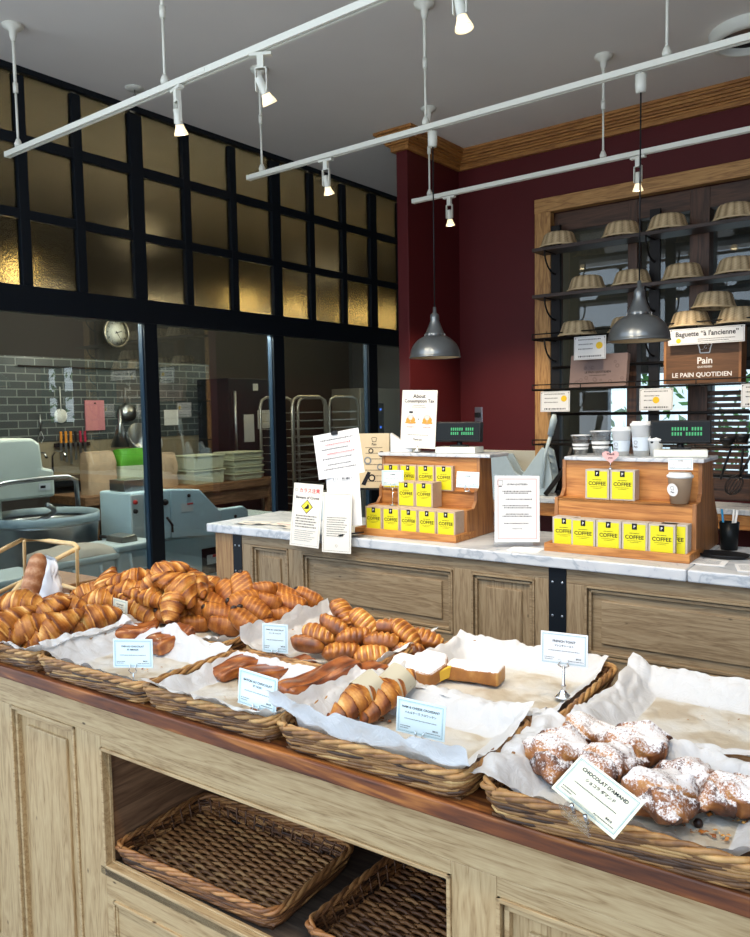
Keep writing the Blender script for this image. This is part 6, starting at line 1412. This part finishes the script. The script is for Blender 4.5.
TL = [
 ((-1.2950, 1.7060, 1.045, -0.280, 0.665), 'brown turnover topmost at the back of its basket'),
 ((-1.2310, 1.7100, 1.025, -0.010, 0.532), 'turnover at the back, right of the topmost one'),
 ((-1.2830, 1.6530, 1.02, 0.146, 0.429), 'ribbed turnover on the left slope below the topmost one'),
 ((-1.1720, 1.7500, 1.01, 0.665, -0.045), 'browned turnover in the back right of the heap'),
 ((-1.3140, 1.6260, 1.0, 0.353, 0.259), 'pale ribbed turnover at the left of the second row'),
 ((-1.2260, 1.6570, 1.0, 0.752, -0.131), 'golden turnover in the centre of the heap'),
 ((-1.1550, 1.6860, 0.99, 0.542, 0.078), 'flat-fronted brown turnover right of the centre one'),
 ((-1.1150, 1.7460, 1.0, -0.060, 0.561), 'dark ribbed turnover second from the right'),
 ((-1.0790, 1.7850, 0.985, 0.353, 0.259), 'dark ribbed turnover at the right end by the basket rim'),
 ((-1.3370, 1.6020, 0.975, 0.455, 0.163), 'turnover lying low at the left behind the price card'),
 ((-1.2330, 1.6120, 0.97, 0.727, -0.106), 'bright yellow ribbed turnover in front on the left'),
 ((-1.1600, 1.6460, 0.962, 0.604, 0.017), 'smooth-looking turnover in the middle of the front row'),
 ((-1.0960, 1.7250, 0.962, 0.665, -0.045), 'golden ribbed turnover at the front right'),
]
for k, (p, lab) in enumerate(TL): lay('apple_turnover', TO[(k * 2) % 5], p, lab, 'pastry', G3, roll=0.6 * math.sin(k * 1.9), pitch=0.10 * math.sin(k * 2.7), sc=0.90)
for k, (p, lab) in enumerate((((-1.3020, 1.7450, 0.955, 0.563), 'turnover buried under the centre of the heap'), ((-1.1900, 1.7910, 0.955, 0.525), 'turnover buried under the right of the heap'), ((-1.3510, 1.8120, 0.975, 0.576), 'turnover buried at the back of the heap'))): lay('apple_turnover', TO[k], p, lab, 'pastry', G3)

BT = [baton_mesh(s, 0.195, 0.074, 0.030, 0.005) for s in range(1, 4)]; SB = baton_mesh(8, 0.125, 0.084, 0.040, 0.001); BR = baton_mesh(9, 0.205, 0.076, 0.034, 0.008, 'crust_dark')
def danish(mesh, p, lab, grp, fill=True, sc=1.0, L_=0.16, W_=0.060, **kw):
    o = lay('chocolate_danish', mesh, p, lab, 'pastry', grp, sc=sc, **kw)
    if fill:
        m = MB(); rn = random.Random(len(lab))
        for k in range(12):
            x = -L_ * .42 + L_ * .84 * k / 11; m.lathe([(0, -0.004), (0.005, 0), (0, 0.004)], 8, (x, -W_ / 2 + 0.002, rn.uniform(-0.005, 0.0)), tone=0.1)
        put('chocolate_filling', m, 'chocolate', o)
    return o
danish(SB, (-1.8560, 1.4500, 0.968, 0.890, -0.104), 'short chocolate danish half hidden behind the first blue card', 'short chocolate danishes', L_=0.11)
danish(SB, (-1.7050, 1.4430, 0.972, 1.444, -0.233), 'short chocolate danish right of the first blue card, fully in view', 'short chocolate danishes', L_=0.11)
danish(BT[0], (-1.3920, 1.4310, 0.958, 1.232, -0.067), 'long dark chocolate danish, rear one of the pair', 'long dark chocolate danishes')
danish(BT[1], (-1.2940, 1.4280, 0.958, 1.158, -0.058), 'long dark chocolate danish with speckled cut side, front one of the pair', 'long dark chocolate danishes')
danish(BR, (-1.1410, 1.4080, 0.972, 1.275, -0.141), 'broad reddish brown danish at the left of the middle front basket', 'broad reddish danishes', L_=0.17)
danish(BR, (-1.0850, 1.4430, 0.962, 1.254, -0.137), 'broad reddish brown danish lying behind the first one', 'broad reddish danishes', L_=0.17)
danish(BT[2], (-1.1720, 1.2770, 0.95, 1.681), 'dark danish tip just left of the middle front basket', 'long dark chocolate danishes', sc=0.6)

# ham and cheese croissants in paper bands
HM = croissant_mesh(21, 0.158, 0.0225, 0.22, 3.6, 'crust', 0.004, 0.85, 'ham_croissant')
for k, (p, lab) in enumerate((((-0.9830, 1.3170, 0.982, 1.323, -0.330), 'ham and cheese croissant in a greased paper band, with ham showing'), ((-0.9460, 1.3730, 0.985, 1.428, -0.367), 'ham and cheese croissant in a paper band, right one of the two'))):
    o = lay('ham_cheese_croissant', HM, p, lab, 'croissant', 'ham and cheese croissants in paper bands', sc=1.22)
    o.name = 'ham_cheese_croissant'
    m = MB().grid(lambda a, b: (0.012 + 0.045 * b + 0.004 * math.sin(a * 8), 0.031 * math.cos(a * PI * 1.5 - 0.4) - 0.008, 0.027 * math.sin(a * PI * 1.5 - 0.4) + 0.001), 22, 8)
    put('paper_band', m, 'band_paper', o) if 'band_paper' in MATS else (plain('band_paper', (0.52, 0.46, 0.33), 0.4), put('paper_band', m, 'band_paper', o))
    plain('ham', (0.16, 0.035, 0.03), 0.4) if 'ham' not in MATS else None
    put('ham_slice', MB().grid(lambda a, b: (-0.03 + 0.06 * a, -0.018 - 0.010 * b, 0.012 + 0.010 * math.sin(a * 9) * b - 0.006 * b), 16, 6), 'ham', o, thick=0.003)

# french toast and the sugared custard piece
def toast_mesh():
    m = MB(); N1, N2 = 40, 28; V = []; Tn = []
    for i in range(N1 + 1):
        t = -1 + 2 * i / N1; e = (max(0, 1 - abs(t) ** 14)) ** .5 * .12 + .88 if abs(t) < 1 else .88
        pinch = 1 - 0.16 * math.exp(-(t / 0.45) ** 2)
        for j in range(N2):
            ph = 2 * PI * j / N2; c, s = math.cos(ph), math.sin(ph); pw = 7
            y = math.copysign(abs(c) ** (2 / pw), c) * 0.029 * e; z = math.copysign(abs(s) ** (2 / pw), s) * 0.019 * e * pinch
            p = Vector((t * 0.062, y, z)); p.z += 0.0018 * nz(p, 60, 4); V.append(p); Tn.append(0.45 + 0.35 * (abs(t) > .93) + 0.25 * nz(p, 50, 2))
    Fc = [(i * N2 + j, (i + 1) * N2 + j, (i + 1) * N2 + (j + 1) % N2, i * N2 + (j + 1) % N2) for i in range(N1) for j in range(N2)] + [tuple(range(N2)), tuple(range((N1 + 1) * N2 - 1, N1 * N2 - 1, -1))]
    return m.add(V, Fc, 0, Tn, True).mesh('french_toast', ['sugared_toast'])
lay('french_toast', toast_mesh(), (-0.8680, 1.6690, 0.962, 0.149), 'sugared french toast slice seen from its brown side, the right one', 'french toast', 'sugared french toasts', sc=1.08)
def wedge():
    bm = bmesh.new(); out = [(-0.055, -0.015), (0.030, -0.040), (0.050, 0.0), (0.045, 0.035), (0.0, 0.045), (-0.020, 0.010)]
    m = MB().prism(out, -0.018, 0.016, 'Z'); bm.free(); return m
o = solo('custard_toast', wedge(), 'sugared_toast', 'white sugared french toast piece with a yellow side, the left one', 'french toast', CF(*(-0.9880, 1.6090, 0.968), 0.25) @ Matrix.Rotation(0.25, 4, 'X') @ Matrix.Scale(1.35, 4), 'sugared french toasts', bevel=0.008, seg=4)
put('custard_side', MB().box(0.002, 0.048, -0.041, -0.036, -0.014, 0.008, 0, Matrix.Rotation(0.9, 4, 'Z') @ T(-0.004, -0.002, 0)), 'egg_yellow', o, bevel=0.002)
m = MB().prism([(-0.045, -0.03), (0.035, -0.035), (0.05, 0.02), (-0.01, 0.042), (-0.05, 0.01)], -0.006, 0.006, 'Z')
solo('sugared_flatbread', m, 'sugared_toast', 'flat sugared slice leaning behind the yellow-sided french toast', 'french toast', CF(*(-1.0410, 1.6230, 0.965), 0.5) @ Matrix.Rotation(0.35, 4, 'X'), 'sugared french toasts', bevel=0.004)

AL = [croissant_mesh(s, 0.175, 0.052, 0.40, 2.0, 'sugared_crust', 0.015, 0.62, 'almond_croissant') for s in (31, 32, 33)]
for k, (p, m_, sc_2, lab) in enumerate((
 ((-0.5250, 1.3090, 0.978, 1.633, -0.203), 0, 0.86, 'sugared almond croissant at the left of its basket, dark folds at its lower end'),
 ((-0.5150, 1.4420, 0.97, 0.938), 1, 0.80, 'sugared almond croissant lying behind the leftmost one'),
 ((-0.4300, 1.3090, 0.985, 1.406), 2, 0.80, 'sugared almond croissant behind the cream card, half covered by it'),
 ((-0.4130, 1.3860, 0.985, 1.408, -0.225), 0, 0.92, 'sugared almond croissant in the middle at the back, brown at its right end'),
 ((-0.3270, 1.2590, 0.975, 1.859), 1, 0.95, 'largest sugared almond croissant, standing toward the viewer right of the cream card'),
 ((-0.3000, 1.3720, 0.968, -0.298), 2, 0.72, 'sugared almond croissant mostly hidden behind the largest one'),
 ((-0.2320, 1.3300, 0.972, 0.785), 0, 0.80, 'sugared almond croissant at the right edge with bare brown crust on its right side'))):
    lay('almond_croissant', AL[m_], p, lab, 'croissant', 'sugared almond croissants', sc=sc_2, roll=0.1 * math.sin(k * 2))
solo('chocolate_chunk', MB().lathe([(0, -0.006), (0.006, -0.005), (0.008, 0.001), (0.005, 0.006), (0, 0.007)], 7), 'chocolate', 'tiny dark chocolate chunk on the paper beside the almond croissants', 'chocolate', CF(*(-0.2660, 1.2630, 0.944)))

# crumbs: flakes nobody could count
def crumbs(label, spots, seed, n=40, sp=0.03, big=0.004):
    rn = random.Random(seed); m = MB(); c0 = spots[0]
    for k in range(n):
        s = spots[k % len(spots)]; x, y, z = s[0] + rn.gauss(0, sp), s[1] + rn.gauss(0, sp * .6), s[2]
        r_ = rn.uniform(0.3, 1) ** 2 * big + 0.0008; M_ = T(x - c0[0], y - c0[1], z - c0[2] + r_ * .3) @ Euler((rn.uniform(-.5, .5), rn.uniform(-.5, .5), rn.uniform(0, 6))).to_matrix().to_4x4()
        m.add([M_ @ Vector(q) for q in ((-r_, -r_ * .5, 0), (r_ * .8, -r_ * .7, 0), (r_, r_ * .6, 0), (-r_ * .5, r_ * .8, 0), (0, 0, r_ * .5))], [(0, 1, 4), (1, 2, 4), (2, 3, 4), (3, 0, 4), (3, 2, 1, 0)], 0, rn.uniform(.3, .9))
    o = solo('pastry_crumbs', m, 'crust', label, 'crumbs', CF(*c0), None); o['kind'] = 'stuff'
crumbs('brown crumbs scattered beside the rightmost almond croissant', [(-0.2390, 1.3280, 0.941), (-0.2590, 1.2430, 0.941), (-0.2090, 1.3250, 0.941)], 1, 70, 0.022, 0.005)
crumbs('brown flakes on the paper in the ham croissant basket', [(-0.8070, 1.5260, 0.941), (-0.9440, 1.3450, 0.941), (-0.7710, 1.4940, 0.941)], 2, 50, 0.016, 0.006)
crumbs('few crumbs on the paper before the long dark danishes', [(-1.4610, 1.3780, 0.94), (-1.2770, 1.2640, 0.94)], 3, 16, 0.03, 0.003)
crumbs('tiny dark crumbs on the empty paper at the right', [(-0.4170, 1.8770, 0.94), (-0.3230, 1.7260, 0.94)], 4, 24, 0.05, 0.0022)
crumbs('crumbs on the paper around the short danishes', [(-1.6010, 1.4570, 0.94), (-1.6300, 1.3100, 0.94)], 5, 20, 0.04, 0.003)

# ---------------------------------------------------------------- baguette holder at the left end
hd = thing('bread_holder', 'pale rattan bread holder frame at the left edge around the baguette', 'bread holder', CF(*(-2.6330, 1.7910, 0.925)))
o3 = Vector((-2.6330, 1.7910, 0.925))
def hp_(*pts): return [Vector(p) - o3 for p in pts]
put('top_rim', MB().tube(hp_((-2.4000, 1.2920, 1.155), (-2.5010, 1.4150, 1.155), (-2.6560, 1.5830, 1.155), (-2.5390, 1.6230, 1.155), (-2.4020, 1.6260, 1.155), (-2.3430, 1.6010, 1.15), (-2.3590, 1.5540, 1.13), (-2.3920, 1.5030, 1.1), (-2.3940, 1.4630, 1.08), (-2.3860, 1.4150, 1.06), (-2.3530, 1.3560, 1.03), (-2.3300, 1.3280, 1.01)), 0.0085, 8), 'rattan', hd)
put('post', MB().tube(hp_((-2.3200, 1.5810, 1.155), (-2.4770, 1.6840, 0.965)), 0.006, 8), 'rattan', hd); put('post', MB().tube(hp_((-2.6240, 1.5760, 1.155), (-2.7990, 1.6770, 0.975)), 0.006, 8), 'rattan', hd)
put('lower_ring', MB().tube(hp_((-2.6150, 1.4350, 0.985), (-2.6430, 1.4880, 0.985), (-2.6980, 1.5650, 0.985), (-2.7760, 1.6630, 0.98), (-2.6470, 1.7040, 0.975), (-2.4860, 1.6910, 0.97), (-2.4060, 1.6310, 0.97), (-2.3490, 1.5580, 0.975), (-2.3030, 1.4830, 0.98), (-2.2770, 1.4090, 0.98)), 0.008, 8), 'rattan', hd)
put('woven_base', MB().box(-0.30, 0.02, -0.05, 0.10, -0.004, 0.04, 0, None, 0.4), 'wicker', hd, bevel=0.006)
Bp = [Vector((-2.2470, 1.3370, 1.0)), Vector((-2.2610, 1.3810, 1.09)), Vector((-2.2660, 1.4120, 1.17))]
def bag_pts():
    out = []; rr = []
    for k in range(30):
        t = k / 29; a, b_, c = Bp; p = a * (1 - t) ** 2 + (2 * b_ - (a + c) / 2) * 2 * t * (1 - t) + c * t * t; out.append(p - Bp[0]); rr.append(0.029 * (max(0.02, 1 - abs(2 * t - 1) ** 5)) ** .5 * (1 + 0.02 * math.cos(t * 30)))
    return out, rr
bp, br = bag_pts()
solo('baguette', MB().tube(bp, br, 24, 0, [0.45 + 0.12 * math.sin(k * 1.1) for k in range(30)]), 'baguette_crust', 'crusty floured baguette standing in the rattan holder', 'baguette', CF(*Bp[0]))
def bagf(a, b):
    t = 2 * PI * a; z = 0.17 * b; w_ = 0.095 - 0.035 * b ** 2
    n_ = 0.010 * noise.noise(Vector((math.cos(t) * 3, math.sin(t) * 3, z * 30)))
    return (w_ * math.copysign(abs(math.cos(t)) ** .6, math.cos(t)) + n_, 0.03 * (1.1 - b * .8) * math.sin(t) + n_, z)
solo('white_paper_bag', MB().grid(bagf, 40, 18), 'sheet_paper', 'white paper bag standing beside the baguette in the rattan holder', 'bag', CF(*(-2.3150, 1.4750, 0.97), -0.35))
